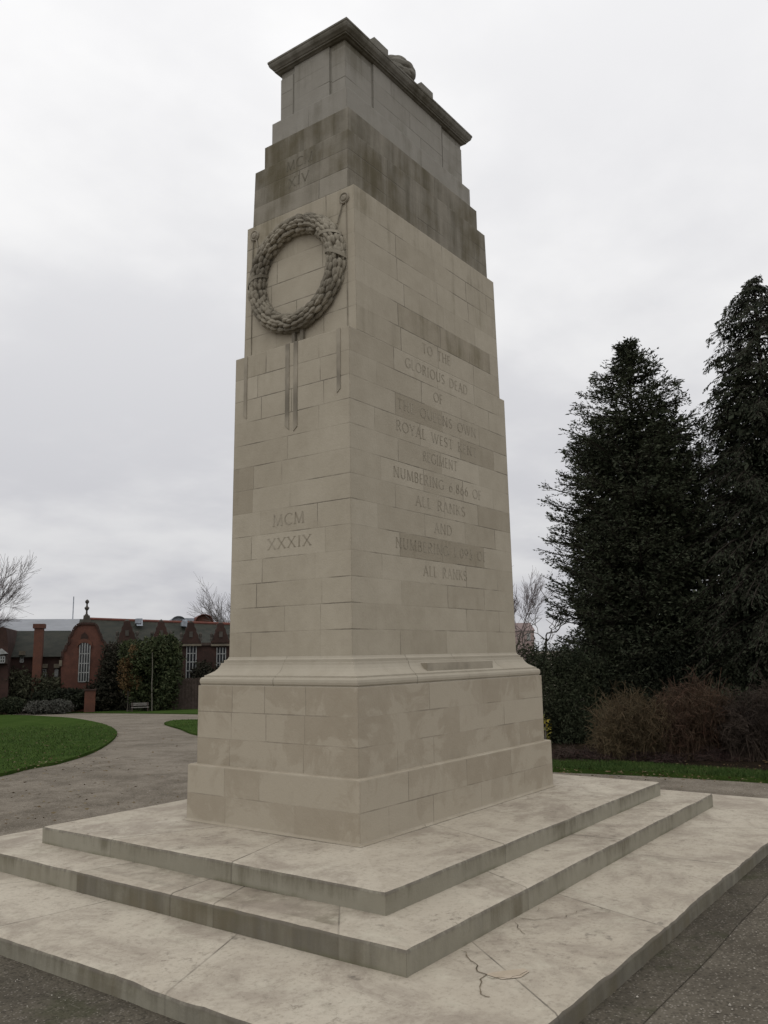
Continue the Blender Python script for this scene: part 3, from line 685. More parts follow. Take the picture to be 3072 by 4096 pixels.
def smooth_poly(P, sub=6, closed=True):
    out = []; n = len(P)
    for i in range(n if closed else n-1):
        p0, p1, p2, p3 = (P[(i-1) % n], P[i], P[(i+1) % n], P[(i+2) % n]) if closed else (P[max(i-1, 0)], P[i], P[i+1], P[min(i+2, n-1)])
        for k in range(sub):
            t = k/sub
            out.append(Vector([0.5*((2*p1[c])+(-p0[c]+p2[c])*t+(2*p0[c]-5*p1[c]+4*p2[c]-p3[c])*t*t+(-p0[c]+3*p1[c]-3*p2[c]+p3[c])*t**3) for c in range(2)]))
    if not closed: out.append(Vector(P[-1][:2]))
    return out
def inside(poly, x, y):
    c = np.zeros(len(x), bool); n = len(poly)
    for i in range(n):
        x0, y0 = poly[i]; x1, y1 = poly[(i+1) % n]
        if y0 == y1: continue
        c ^= ((y0 > y) != (y1 > y)) & (x < (x1-x0)*(y-y0)/(y1-y0)+x0)
    return c
def lawn(name, poly, rise=0.035, mat=None):
    """turf sheet with a cut edge; gridded so that it follows the fall of the ground"""
    P = [(p[0], p[1]) for p in poly]
    import bmesh
    bm = bmesh.new(); vs = [bm.verts.new((x, y, 0)) for x, y in P]; bm.faces.new(vs)
    ds = [x*TD[0]+y*TD[1] for x, y in P]; d0, d1 = min(ds), max(ds)
    for k in np.arange(math.floor(d0)+0.37, d1, 1.5):
        bmesh.ops.bisect_plane(bm, geom=bm.verts[:]+bm.edges[:]+bm.faces[:], plane_co=(TD[0]*k, TD[1]*k, 0), plane_no=(TD[0], TD[1], 0))
    for v in bm.verts: v.co.z = ground_z(v.co.x, v.co.y)+rise
    edge = [e for e in bm.edges if e.is_boundary]
    r = bmesh.ops.extrude_edge_only(bm, edges=edge)
    for v in r['geom']:
        if isinstance(v, bmesh.types.BMVert): v.co.z -= rise+0.03
    bmesh.ops.recalc_face_normals(bm, faces=bm.faces[:])
    if sum(f.normal.z for f in bm.faces) < 0: bmesh.ops.reverse_faces(bm, faces=bm.faces[:])
    me = bpy.data.meshes.new(name); bm.to_mesh(me); bm.free(); me.materials.append(mat or M['lawn'])
    o = bpy.data.objects.new(name, me); C.objects.link(o); return tag(o, kind='structure')
gp_ = lambda u, v: ground_at(u, v)
left_px = [(-420, 3190), (0, 3103), (121, 3073), (241, 3052), (362, 3013), (422, 2983), (460, 2952), (467, 2931), (446, 2913), (392, 2893), (301, 2876), (199, 2868), (0, 2861), (-500, 2856), (-1100, 2870), (-1000, 3050)]
LAWN_L = smooth_poly([gp_(u, v) for u, v in left_px])
lawn('lawn', LAWN_L)
right_px = [(657, 2897), (680, 2887), (706, 2883), (790, 2881), (1000, 2885), (1150, 2905), (1000, 2960), (790, 2941), (720, 2917)]
LAWN_R = smooth_poly([gp_(u, v) for u, v in right_px])
lawn('lawn', LAWN_R)
far_px = [(-500, 2850), (0, 2853), (210, 2853), (330, 2852), (600, 2854), (800, 2857), (1100, 2862)]
fp_ = [gp_(u, v) for u, v in far_px]
far_poly = [(p.x, p.y) for p in fp_]+[(p.x+TD[0]*30, p.y+TD[1]*30) for p in fp_[::-1]]
lawn('verge', far_poly)
top = [(1500, 3010), (1900, 3028), (2213, 3046), (2452, 3058), (2700, 3075), (3072, 3101), (3500, 3135), (4200, 3210)]
bot = [(4200, 3240), (3500, 3165), (3072, 3130), (2800, 3113), (2581, 3101), (2213, 3085), (1900, 3070), (1500, 3050)]
STRIP = [gp_(u, v) for u, v in top+bot]
STRIP = smooth_poly(STRIP, 3)
lawn('lawn', STRIP, 0.04)
soil_poly = [gp_(u, v) for u, v in top]
soil_poly = [(p.x+FWD[0]*-0.05, p.y+FWD[1]*-0.05) for p in soil_poly]+[(p.x+FWD[0]*28, p.y+FWD[1]*28) for p in soil_poly[::-1]]
lawn('soil', soil_poly, 0.02, M['soil'])

# grass blades, denser towards the cut edges
M['grass'] = foliage('grass_blades', (0.032, 0.064, 0.014), (0.049, 0.084, 0.020), (0.072, 0.100, 0.030), 2.0)
def blades(poly, n, rise, maxd):
    P = np.array([(p[0], p[1]) for p in poly]); lo, hi = P.min(0), P.max(0)
    hi = np.minimum(hi, CAM[:2]+maxd); lo = np.maximum(lo, CAM[:2]-maxd)
    xy = rng.uniform(lo, hi, (n*3, 2)); d = np.hypot(xy[:, 0]-CAM[0], xy[:, 1]-CAM[1])
    xy = xy[rng.uniform(0, 1, len(d)) < np.clip((maxd-d)/(maxd*.6), 0, 1)]; xy = xy[inside([tuple(p) for p in P], xy[:, 0], xy[:, 1])][:n]
    k = len(xy); h = rng.uniform(.02, .055, k); a = rng.uniform(0, 6.28, k); wd = rng.uniform(.003, .006, k)
    d = np.hypot(xy[:, 0]-CAM[0], xy[:, 1]-CAM[1]); wd = wd*np.clip(d/12, 1, 4)
    z = np.array([ground_z(x, y) for x, y in xy])+rise-0.004
    ln = rng.normal(0, .02, (k, 2))
    p0 = np.stack([xy[:, 0]-np.cos(a)*wd, xy[:, 1]-np.sin(a)*wd, z], 1); p1 = np.stack([xy[:, 0]+np.cos(a)*wd, xy[:, 1]+np.sin(a)*wd, z], 1)
    p2 = np.stack([xy[:, 0]+ln[:, 0], xy[:, 1]+ln[:, 1], z+h], 1)
    return np.stack([p0, p1, p2], 1).reshape(-1, 3)
gv = np.concatenate([blades(LAWN_L, 90000, .035, 34), blades(STRIP, 45000, .04, 20), blades(LAWN_R, 6000, .035, 45)])
tag(raw_mesh('grass', gv, 3, M['grass']), kind='stuff')
# litter of small pale chips and leaves on the tarmac and the treads
mb = MB()
M['chip'] = rough('pale_chip', (0.30, 0.27, 0.23), (0.45, 0.42, 0.37), 30, bump=0)
rc = random.Random(4)
for i in range(190):
    u, v = rc.choice([(rc.uniform(0, 700), rc.uniform(3830, 4096)), (rc.uniform(2400, 3072), rc.uniform(3500, 4096)), (rc.uniform(0, 700), rc.uniform(3000, 3350)), (rc.uniform(2500, 3072), rc.uniform(3130, 3190))])
    p = gp_(u, v)
    if abs(p.x) < 3.42 and abs(p.y) < 2.82: continue
    r = rc.uniform(.0025, .006)*(1.6 if rc.random() < .06 else 1)
    pts = [(p.x+r*math.cos(t)*rc.uniform(.6, 1.2), p.y+r*math.sin(t)*rc.uniform(.6, 1.2), p.z-0.002) for t in (0, 1.2, 2.5, 3.8, 5.0)]
    mb.add(pts+[(p.x, p.y, p.z+r*.8)], [(0, 1, 5), (1, 2, 5), (2, 3, 5), (3, 4, 5), (4, 0, 5)])
tag(mb.build('gravel_chips', M['chip']), kind='stuff')
M['litter'] = foliage('fallen_leaf', (0.085, 0.055, 0.028), (0.12, 0.085, 0.042), (0.20, 0.165, 0.10), 3)
LV = []
for i in range(900):
    q = rc.random()
    if q < .40: u, v = rc.uniform(2230, 3072), rc.gauss(3098, 26)
    elif q < .75: u, v = rc.uniform(0, 480), rc.uniform(2890, 3100)
    else: u, v = rc.uniform(0, 760), rc.uniform(2900, 3330)
    p = gp_(u, v)
    if abs(p.x) < 3.5 and abs(p.y) < 2.9: continue
    r = rc.uniform(.012, .032); t = rc.uniform(0, 6.28); z = p.z+0.045; c_, s_ = math.cos(t)*r, math.sin(t)*r; tl = rc.uniform(-.012, .02)
    LV += [(p.x-c_, p.y-s_, z), (p.x+s_*.5, p.y-c_*.5, z+tl), (p.x+c_, p.y+s_, z+.004), (p.x-s_*.5, p.y+c_*.5, z+.006)]
tag(raw_mesh('fallen_leaves', LV, 4, M['litter']), kind='stuff')
# ================================================================== BACKGROUND
F0 = np.array([math.cos(YAW), math.sin(YAW), 0.0]); R0 = np.array([math.sin(YAW), -math.cos(YAW), 0.0]); Z0 = np.array([0, 0, 1.0])
M['brick'] = rough('red_brick', (0.082, 0.040, 0.031), (0.118, 0.055, 0.041), 1.6, (0.062, 0.038, 0.032), 14, 0)
M['brick_dark'] = rough('weathered_brick', (0.042, 0.027, 0.023), (0.062, 0.037, 0.031), 1.2, (0.032, 0.025, 0.022), 12, 0)
M['brick_orange'] = rough('orange_brick', (0.125, 0.058, 0.041), (0.100, 0.050, 0.038), 1.8, (0.082, 0.044, 0.034), 14, 0)
M['slate'] = rough('mossy_slate', (0.022, 0.025, 0.020), (0.036, 0.037, 0.029), 1.4, (0.045, 0.040, 0.032), 9, 0, rough_=0.7)
M['grey_roof'] = rough('pale_sheet_roof', (0.21, 0.22, 0.235), (0.25, 0.26, 0.28), 0.5, bump=0, rough_=0.6)
M['ridge'] = rough('ridge_tile', (0.16, 0.065, 0.05), (0.12, 0.055, 0.045), 2.5, bump=0)
M['dressing'] = rough('stone_dressing', (0.17, 0.148, 0.112), (0.11, 0.098, 0.078), 3, bump=0)
M['old_stone'] = rough('sooty_stone', (0.085, 0.076, 0.066), (0.060, 0.055, 0.048), 3, bump=0)
M['white'] = rough('white_paint', (0.30, 0.305, 0.295), (0.21, 0.215, 0.21), 4, bump=0)
M['metal'] = rough('grey_metal', (0.33, 0.36, 0.40), (0.24, 0.26, 0.29), 3, bump=0, rough_=0.45)
M['bark'] = rough('bark', (0.055, 0.048, 0.040), (0.095, 0.084, 0.070), 7, (0.035, 0.03, 0.026), 40, 0.02)
M['bark_dark'] = rough('dark_bark', (0.026, 0.022, 0.018), (0.042, 0.036, 0.030), 7, bump=0)
M['bark_pale'] = rough('pale_bark', (0.13, 0.12, 0.10), (0.19, 0.175, 0.15), 7, bump=0)
M['twig_purple'] = rough('purple_twig', (0.115, 0.092, 0.092), (0.165, 0.138, 0.135), 1.2, bump=0)
M['twig_grey'] = rough('grey_twig', (0.085, 0.076, 0.070), (0.125, 0.115, 0.105), 1.5, bump=0)
M['timber'] = rough('dark_timber', (0.050, 0.038, 0.032), (0.075, 0.058, 0.050), 5, bump=0)
M['bench'] = rough('weathered_bench_wood', (0.20, 0.19, 0.175), (0.14, 0.13, 0.12), 5, bump=0)
mg, ntg, bg_ = newmat('window_glass'); bg_.inputs['Base Color'].default_value = (0.018, 0.02, 0.024, 1); bg_.inputs['Roughness'].default_value = 0.12; bg_.inputs['Specular IOR Level'].default_value = 0.5
M['glass'] = mg

# ------------------------------------------------------------------ brick building
BY = math.radians(54); BN = np.array([math.cos(BY), math.sin(BY), 0.0]); BS = np.array([math.sin(BY), -math.cos(BY), 0.0])
D0 = 62.0
def hit(u, v, D):
    d = ray(u, v); return CAM+d*(D/float(d@BN))
_b = hit(344, 2858, D0); BASE = np.array([_b[0], _b[1], _b[2]-0.35])
def loc(u, v, D=D0):          # facade coordinates: x along the front, z above the foot
    p = hit(u, v, D); return (float((p-BASE)@BS), float(p[2]-BASE[2]))
def k1(x, y, D=D0): return loc(x*0.5726, 2380+y*0.5726, D)
RZ = BY-math.pi/2
def building(name, label, cat='building'):
    return empty(name, tuple(BASE), RZ, label, cat)
b1 = building('brick_building', 'long red brick building with a curved Dutch gable and stone finial behind the lawn')
def part(name, mb, m, parent): return mb.build(name, m, parent)
gpoly = [(425, 850), (425, 447), (440, 440), (441, 394), (460, 386), (468, 350), (486, 340), (489, 290), (504, 282), (517, 242), (538, 216), (562, 204), (640, 204), (665, 206), (678, 228), (688, 262), (703, 284), (706, 316), (724, 326), (738, 352), (738, 850)]
mb = MB(); mb.prism([k1(*p) for p in gpoly], 0.0, 0.6); gable = part('gable', mb, M['brick'], b1)
cop = gpoly[1:-1]
mb = MB()
for p, q in zip(cop[:-1], cop[1:]):
    a, b = Vector((k1(*p)[0], 0, k1(*p)[1])), Vector((k1(*q)[0], 0, k1(*q)[1])); d = (b-a).normalized(); n = Vector((-d.z, 0, d.x))
    if n.z < 0 and abs(d.x) > .1: n = -n
    v = []
    for y in (-0.1, 0.7):
        for e, h in ((a, -0.03), (b, -0.03), (b, 0.12), (a, 0.12)): v.append((e.x+n.x*h, y, e.z+n.z*h))
    mb.add(v, [(0, 1, 2, 3), (7, 6, 5, 4), (0, 4, 5, 1), (1, 5, 6, 2), (2, 6, 7, 3), (3, 7, 4, 0)])
part('coping', mb, M['brick_dark'], gable)
mb = MB(); x0, z0 = k1(562, 204); x1, z1 = k1(642, 204)
fin = [k1(*p) for p in ((560, 206), (568, 188), (580, 178), (584, 142), (626, 142), (631, 176), (640, 188), (644, 206))]
mb.prism(fin, -0.06, 0.66); part('gable_cap', mb, M['old_stone'], gable)
cx, cz = k1(604, 142)
mb = MB(); mb.lathe([(r_*.62, z_*.56) for r_, z_ in ((0.20, 0), (0.20, .12), (0.11, .2), (0.09, .6), (0.2, .75), (0.28, .95), (0.14, 1.1), (0.09, 1.2), (0.09, 1.45), (0.20, 1.6), (0.22, 1.75), (0.14, 1.9), (0.02, 2.0))], (cx, 0.3, cz), 12)
part('finial', mb, M['old_stone'], gable)
mb = MB(); x0, z0 = k1(412, 497); x1, z1 = k1(434, 455); mb.box(x0, x1, -0.12, 0.7, z0, z1); part('kneeler_stone', mb, M['dressing'], gable)
# niche ornament above the window
mb = MB(); x, z = k1(590, 290); mb.prism([(x-.26, z-.3), (x+.26, z-.3), (x+.2, z+.1), (x, z+.3), (x-.2, z+.1)], -0.10, 0.0); part('panel_ornament', mb, M['brick_dark'], gable)
mb = MB(); pts = [k1(540, 350), k1(548, 334), k1(566, 322), k1(588, 317), k1(612, 322), k1(632, 334), k1(642, 350)]
for p, q in zip(pts[:-1], pts[1:]): mb.prism([(p[0], p[1]-.14), (q[0], q[1]-.14), (q[0], q[1]+.12), (p[0], p[1]+.12)], -0.12, 0.02)
part('window_arch', mb, M['brick_orange'], gable)
def window(parent, x0, x1, z0, z1, nx, rows, y=0.0, bar=0.062, arch=0.0):
    mb = MB(); w_ = bar
    for i in range(nx+1):
        x = x0+(x1-x0)*i/nx; h = z1+arch*(1-((2*i/nx)-1)**2)
        mb.box(x-w_/2, x+w_/2, y-0.09, y-0.01, z0, h-0.002*i)
    for t in rows: mb.box(x0+0.01, x1-0.01, y-0.085, y-0.012, z0+(z1-z0)*t-w_/2, z0+(z1-z0)*t+w_/2)
    f = mb.build('window', M['white'], parent)
    mb = MB()
    if arch:
        mb.prism([(x0, z0), (x1, z0)]+[(x1-(x1-x0)*i/10, z1+arch*(1-(2*i/10-1)**2)) for i in range(11)], y-0.03, y-0.004)
    else: mb.box(x0, x1, y-0.03, y-0.004, z0, z1)
    mb.build('pane', M['glass'], f)
    return f
x0, z0 = k1(547, 606); x1, z1 = k1(630, 350)
window(gable, x0, x1, z0, z1, 4, (0.0, 0.25, 0.50, 0.765), arch=0.42)
# nave-like wing running off to the right behind the monument
xl, ze = k1(738, 350); xr = k1(1850, 350)[0]; zb = -1.2
mb = MB(); mb.box(xl, xr, 0.35, 0.8, zb, ze); wall = part('wall', mb, M['brick_dark'], b1)
rl = k1(628, 172, D0+6); rz2 = k1(1850, 212, D0+6)[1]
mb = MB()
mb.add([(xl-2.0, 0.55, ze-.05), (xr, 0.55, ze-.05), (xr, 6, rz2), (xl-2.0, 6, rl[1]+.05), (xr, 11.5, ze-.05), (xl-2.0, 11.5, ze-.05)], [(0, 1, 2, 3), (3, 2, 4, 5), (0, 3, 5), (1, 4, 2)])
roof = part('roof', mb, M['slate'], b1)
mb = MB(); mb.tube([(rl[0], 6, rl[1]+.04), (xr, 6, rz2+.04)], .13, 6); part('ridge_tiles', mb, M['ridge'], roof)
mb = MB(); mb.box(xl+.02, xr, 0.2, 0.56, ze-0.10, ze+0.10); part('gutter', mb, M['timber'], roof)
mb = MB(); mb.add([(k1(757, 233)[0], 2.55, k1(757, 233)[1]), (k1(1450, 240)[0], 2.55, k1(1450, 240)[1]), (k1(1450, 228)[0], 2.75, k1(1450, 228)[1]), (k1(757, 222)[0], 2.75, k1(757, 222)[1])], [(0, 1, 2, 3)])
for i, (cxp, hw, yt, yb) in enumerate(((888, 72, 180, 335), (1128, 68, 182, 335), (1336, 70, 190, 345), (1545, 66, 195, 345))):
    P = [(-1, 0), (-1, .16), (-.80, .2), (-.74, .42), (-.55, .55), (-.52, .70), (-.36, .80), (-.32, .97), (-.16, 1), (.16, 1), (.32, .97), (.36, .80), (.52, .70), (.55, .55), (.74, .42), (.80, .2), (1, .16), (1, 0)]
    mb = MB(); mb.prism([k1(cxp+hw*a, yb-(yb-yt)*t) for a, t in P], 0.2, 0.7)
    dg = part('dormer_gable', mb, M['brick_dark'], b1)
    mb = MB(); a0, c0 = k1(cxp-hw-3, yb+12); a1, c1 = k1(cxp+hw+3, yb-4); mb.box(a0, a1, 0.08, 0.36, c0, c1); part('cornice', mb, M['dressing'], dg)
    for sx in (-1, 1):
        mb = MB(); a, c = k1(cxp+sx*hw*0.97, yb-(yb-yt)*0.17); mb.lathe([(.12, 0), (.12, .15), (.07, .22), (.11, .36), (.12, .48), (.03, .6)], (a, 0.35, c), 8); part('finial', mb, M['old_stone'], dg)
    mb = MB(); a, c = k1(cxp, yt+6); mb.lathe([(.2, 0), (.22, .1), (.14, .2), (.03, .3)], (a, 0.45, c-.1), 8); part('finial', mb, M['old_stone'], dg)
    mb = MB(); a, c = k1(cxp, yb-70); mb.box(a-.12, a+.12, .13, .2, c-.2, c+.2); part('panel_ornament', mb, M['old_stone'], dg)
for xa, xb, ya, yb, rows in ((1302, 1374, 352, 590, (0, .25, .51, .765)), (1515, 1580, 366, 590, (0, .25, .51, .80)), (830, 868, 352, 590, (0, .25, .51, .765)), (1090, 1160, 352, 590, (0, .25, .51, .765))):
    x0, z0 = k1(xa, yb); x1, z1 = k1(xb, ya); window(wall, x0, x1, z0, z1, 3, rows, 0.35)
for xa, xb, ya, yb in ((946, 998, 166, 216), (1270, 1314, 186, 223)):
    a, c = k1(xa, yb, D0+4.5); e, g_ = k1(xb, ya, D0+4.5)
    mb = MB(); mb.add([(a+.1, 4.1, c), (e-.0, 4.1, c), (e-.18, 4.3, g_-.35), (a+.05, 4.3, g_-.35), (a+.1, 5.3, c+.6), (e, 5.3, c+.6), (e-.18, 5.2, g_-.35), (a+.05, 5.2, g_-.35)], [(0, 1, 2, 3), (1, 5, 6, 2), (4, 0, 3, 7), (5, 4, 7, 6)])
    mb.box(a-.02, e-.10, 4.15, 5.3, g_-.35, g_); part('roof_vent', mb, M['metal'], b1)
# low wing to the left with its big chimney stack
mb = MB(); x0, z0 = k1(60, 430); x1, _ = k1(426, 430); mb.box(x0, x1, 1.2, 1.6, zb, z0); lw = part('wall', mb, M['brick_dark'], b1)
mb = MB(); rz_ = k1(300, 250, D0+6)[1]
mb.add([(x0-.3, 0.9, z0-.05), (x1+.3, 0.9, z0-.05), (x1+.3, 6, rz_), (x0-.3, 6, rz_), (x1+.3, 11, z0), (x0-.3, 11, z0)], [(0, 1, 2, 3), (3, 2, 4, 5), (0, 3, 5), (1, 4, 2)])
part('roof', mb, M['slate'], b1)
mb = MB(); x0, z0 = k1(207, 850); x1, z1 = k1(302, 232); mb.box(x0, x1, 0.0, 1.1, zb, z1); mb.box(x0-.1, x1+.1, -0.08, 1.18, z1, z1+.3)
part('chimney', mb, M['brick_orange'], b1)
for xa, xb, ya, yb in ((290, 322, 520, 595), (383, 405, 520, 595), (142, 165, 430, 470)):
    x0, z0 = k1(xa, yb, D0+1.2); x1, z1 = k1(xb, ya, D0+1.2); window(lw, x0, x1, z0, z1, 2, (0, .5, 1.0), 1.2)
    mb = MB(); mb.box(x0-.1, x1+.1, 1.0, 1.25, z1+.1, z1+.38); part('lintel', mb, M['dressing'], lw)
# hall gable with white dormer at the far left
b2 = building('gabled_house', 'dark brick gabled house with a white pedimented dormer at the left edge behind the shrubs')
mb = MB(); mb.prism([k1(*p) for p in ((-330, 850), (-330, 520), (-250, 420), (-120, 300), (-40, 245), (30, 225), (52, 235), (66, 330), (66, 850))], -0.8, 8)
part('wall', mb, M['brick_dark'], b2)
mb = MB(); mb.prism([k1(*p) for p in ((-12, 478), (-12, 418), (64, 418), (64, 478))], -1.4, -0.81); dm = part('dormer', mb, M['timber'], b2)
mb = MB(); mb.prism([k1(*p) for p in ((-18, 420), (68, 410), (26, 376))], -1.6, -0.8); part('pediment', mb, M['white'], dm)
x0, z0 = k1(4, 472); x1, z1 = k1(52, 428); window(dm, x0, x1, z0, z1, 3, (0, .5, 1.0), -1.4)
# buildings beyond
b3 = building('grey_roofed_hall', 'wide hall with a pale grey sheet roof showing above the dark slates', 'hall')
D3 = 84; y3 = D3-D0
xa, zr = k1(-600, 170, D3+8); xb, _ = k1(575, 190, D3+8); ze3 = k1(300, 262, D3)[1]
mb = MB(); mb.add([(xa, y3, ze3), (xb, y3, ze3), (xb, y3+8, zr), (xa, y3+8, zr), (xb, y3+16, ze3), (xa, y3+16, ze3)], [(0, 1, 2, 3), (3, 2, 4, 5), (0, 3, 5), (1, 4, 2)]); part('roof', mb, M['grey_roof'], b3)
mb = MB(); mb.box(xa+.2, xb-.2, y3+.3, y3+15.6, zb-1, ze3-.05); part('wall', mb, M['brick_dark'], b3)
mb = MB(); x, z = k1(507, 190, D3+8); mb.tube([(x, y3+8, zr-.1), (x, y3+8, zr+2.3)], 0.05, 6); part('aerial', mb, M['metal'], b3)
b4 = building('barrel_roofed_hall', 'modern hall with curved barrel roofs rising over the slate ridge', 'hall')
D4 = 78; y4 = D4-D0
for i, (xa, xb, yt, m_) in enumerate(((1192, 1300, 150, 'metal'), (1362, 1488, 138, 'brick_orange'))):
    P = []
    for k in range(17):
        t = math.pi*k/16; P.append(k1((xa+xb)/2+(xb-xa)/2*math.cos(t), 205-(205-yt)*math.sin(t)**0.8, D4))
    mb = MB(); mb.prism(P, y4, y4+10); br = part('barrel_roof', mb, M[m_], b4)
    mb = MB()
    for p, q in zip(P[:-1], P[1:]):
        c = P[0][0]/2+P[-1][0]/2; z_ = P[0][1]
        e = lambda a: (c+(a[0]-c)*1.04, z_+(a[1]-z_)*1.06)
        mb.prism([p, q, e(q), e(p)], y4-.35, y4+10.2)
    part('roof_rim', mb, M['ridge' if i else 'metal'], br)
mb = MB(); x0, z0 = k1(1130, 208, D4); x1, z1 = k1(1500, 176, D4); mb.box(x0, x1, y4+.4, y4+12, zb-1, z0); part('wall', mb, M['brick_dark'], b4)
mb = MB(); x0, z0 = k1(1130, 205, D4); x1, z1 = k1(1200, 178, D4); mb.box(x0, x1, y4+.2, y4+6, z0-.4, z1); part('parapet', mb, M['ridge'], b4)
mb = MB(); x0, z0 = k1(1296, 205, D4); x1, z1 = k1(1364, 158, D4); mb.box(x0, x1, y4+1.0, y4+6, z0-.4, z1); part('rooflight', mb, M['metal'], b4)
# brick pier, bench, timber fence at the foot of the building
def standing(name, u, D, label, cat): 
    p = hit(u, 2700, D); return empty(name, (p[0], p[1], ground_z(p[0], p[1])), RZ, label, cat)
D_F = 58.0
e = standing('brick_pier', 364, D_F, 'red brick pier standing between the dark hedge and the ivy', 'pier')
mb = MB(); mb.box(-.33, .33, -.3, .3, -.2, 1.38); mb.build('shaft', M['brick_orange'], e); mb = MB(); mb.box(-.37, .37, -.34, .34, 1.38, 1.46); mb.build('cap', M['brick_dark'], e)
e = standing('park_bench', 564, 54.5, 'slatted grey wooden bench on the grass in front of the evergreen tree', 'bench')
mb = MB()
for i in range(4): mb.box(-.52, .52, -.20+i*.10, -.12+i*.10, .27, .30)
mb.build('seat', M['bench'], e); mb = MB()
for i in range(2): mb.box(-.52, .52, .20, .23, .38+i*.10, .45+i*.10)
mb.build('backrest', M['bench'], e)
for x in (-.46, .46):
    mb = MB(); mb.box(x-.03, x+.03, -.20, -.14, -.02, .27); mb.box(x-.03, x+.03, .16, .199, -.02, .58); mb.box(x-.03, x+.03, -.14, .16, .22, .27); mb.build('leg', M['timber'], e)
e = standing('timber_fence', 755, 57, 'dark vertical board fence beside the evergreen tree, partly behind the memorial', 'fence')
mb = MB()
for i in range(20): mb.box(-1.0+i*.2, -1.0+i*.2+.185, -.02+.01*(i % 2), .02+.01*(i % 2), -.1, 2.0+.02*((i*7) % 3))
mb.build('boards', M['timber'], e); mb = MB(); mb.box(-1.0, 3.0, .035, .08, .4, .5); mb.box(-1.0, 3.0, .035, .08, 1.5, 1.6); mb.build('rail', M['timber'], e)

# ------------------------------------------------------------------ vegetation builders
def unit(a): return a/np.maximum(np.linalg.norm(a, axis=-1, keepdims=True), 1e-9)
def diamonds(p, d, s, L, Wd):       # leaf at p along d, half width along s
    L = np.reshape(L, (-1, 1)); Wd = np.reshape(Wd, (-1, 1)); m = p+d*L*0.45
    return np.stack([p, m+s*Wd, p+d*L, m-s*Wd], 1).reshape(-1, 3)
def tubes(paths, radii, n=3):       # paths (N,S,3)
    N, Sg, _ = paths.shape; d = np.gradient(paths, axis=1); d = unit(d)
    ref = np.broadcast_to(np.array([0.3, 0.22, 0.93]), d.shape); a = unit(np.cross(d, ref)); c = np.cross(d, a)
    rings = [paths+a*(radii*math.cos(2*math.pi*k/n))[..., None]+c*(radii*math.sin(2*math.pi*k/n))[..., None] for k in range(n)]
    q = []
    for k in range(n):
        A, B = rings[k], rings[(k+1) % n]
        q.append(np.stack([A[:, :-1], B[:, :-1], B[:, 1:], A[:, 1:]], 2).reshape(-1, 3))
    return np.concatenate(q)
def lobes_px(L):                    # (u, v, depth, half width px, half height px, half depth m)
    out = []
    for u, v, dep, ru, rv, rd in L:
        c = np.array(at(u, v, dep)); out.append((c, ru*dep/FPX, rv*dep/FPX, rd))
    return out
def leafy(name, base, lobes, n, leaf, mat, label, cat, group=None, stems=6, seed=0, rough_=0.25, asp=0.5, hang=0.0, shell=0.35, stem_mat='bark'):
    g = np.random.default_rng(seed); e = empty(name, tuple(base), 0, label, cat, group); b = np.array(base)
    vol = np.array([(l[1]*l[2]*l[3])**0.67 for l in lobes]); cnt = (n*vol/vol.sum()).astype(int); P, Nn = [], []
    for (c, rx, rz, rd), k in zip(lobes, cnt):
        d = unit(g.normal(size=(k, 3))); r = g.uniform(0, 1, k)**shell
        ph = g.uniform(0, 6.28, 6)
        bump = 1+rough_*(np.sin(d[:, 0]*5+ph[0])*np.sin(d[:, 1]*6+ph[1])*0.6+np.sin(d[:, 2]*9+ph[2])*np.sin(d[:, 0]*11+ph[3])*0.5+g.normal(0, .22, k))
        r = r*bump
        P.append(c+np.outer(d[:, 0]*r*rx, R0)+np.outer(d[:, 1]*r*rd, F0)+np.outer(d[:, 2]*r*rz, Z0)); Nn.append(d)
    P = np.concatenate(P); Nn = np.concatenate(Nn)
    gz = np.array([ground_z(x, y) for x, y in P[:, :2]]); ok = P[:, 2] > gz+0.03; P, Nn = P[ok], Nn[ok]; k = len(P)
    dr = unit(g.normal(size=(k, 3))*0.9+Nn*0.7+np.array([0, 0, -hang])); sd = unit(np.cross(dr, unit(g.normal(size=(k, 3)))))
    Lf = leaf*g.uniform(.6, 1.35, k)
    raw_mesh('foliage', diamonds(P-b, dr, sd, Lf, Lf*asp*0.5), 4, mat, e)
    if stems:
        pa, ra = [], []
        for i in range(stems):
            c, rx, rz, rd = lobes[g.integers(len(lobes))]; t = np.linspace(0, 1, 6)[:, None]
            s0 = b+R0*g.normal(0, .12)+F0*g.normal(0, .12); tip = c+R0*g.uniform(-.6, .6)*rx+Z0*g.uniform(0, .8)*rz
            mid = (s0+tip)/2+np.array([0, 0, .1])*np.linalg.norm(tip-s0)
            pa.append((1-t)**2*s0+2*t*(1-t)*mid+t*t*tip); ra.append(np.linspace(.04, .012, 6)*max(.5, rz))
        raw_mesh('stems', tubes(np.array(pa)-b, np.array(ra), 5), 4, M[stem_mat], e)
    return e
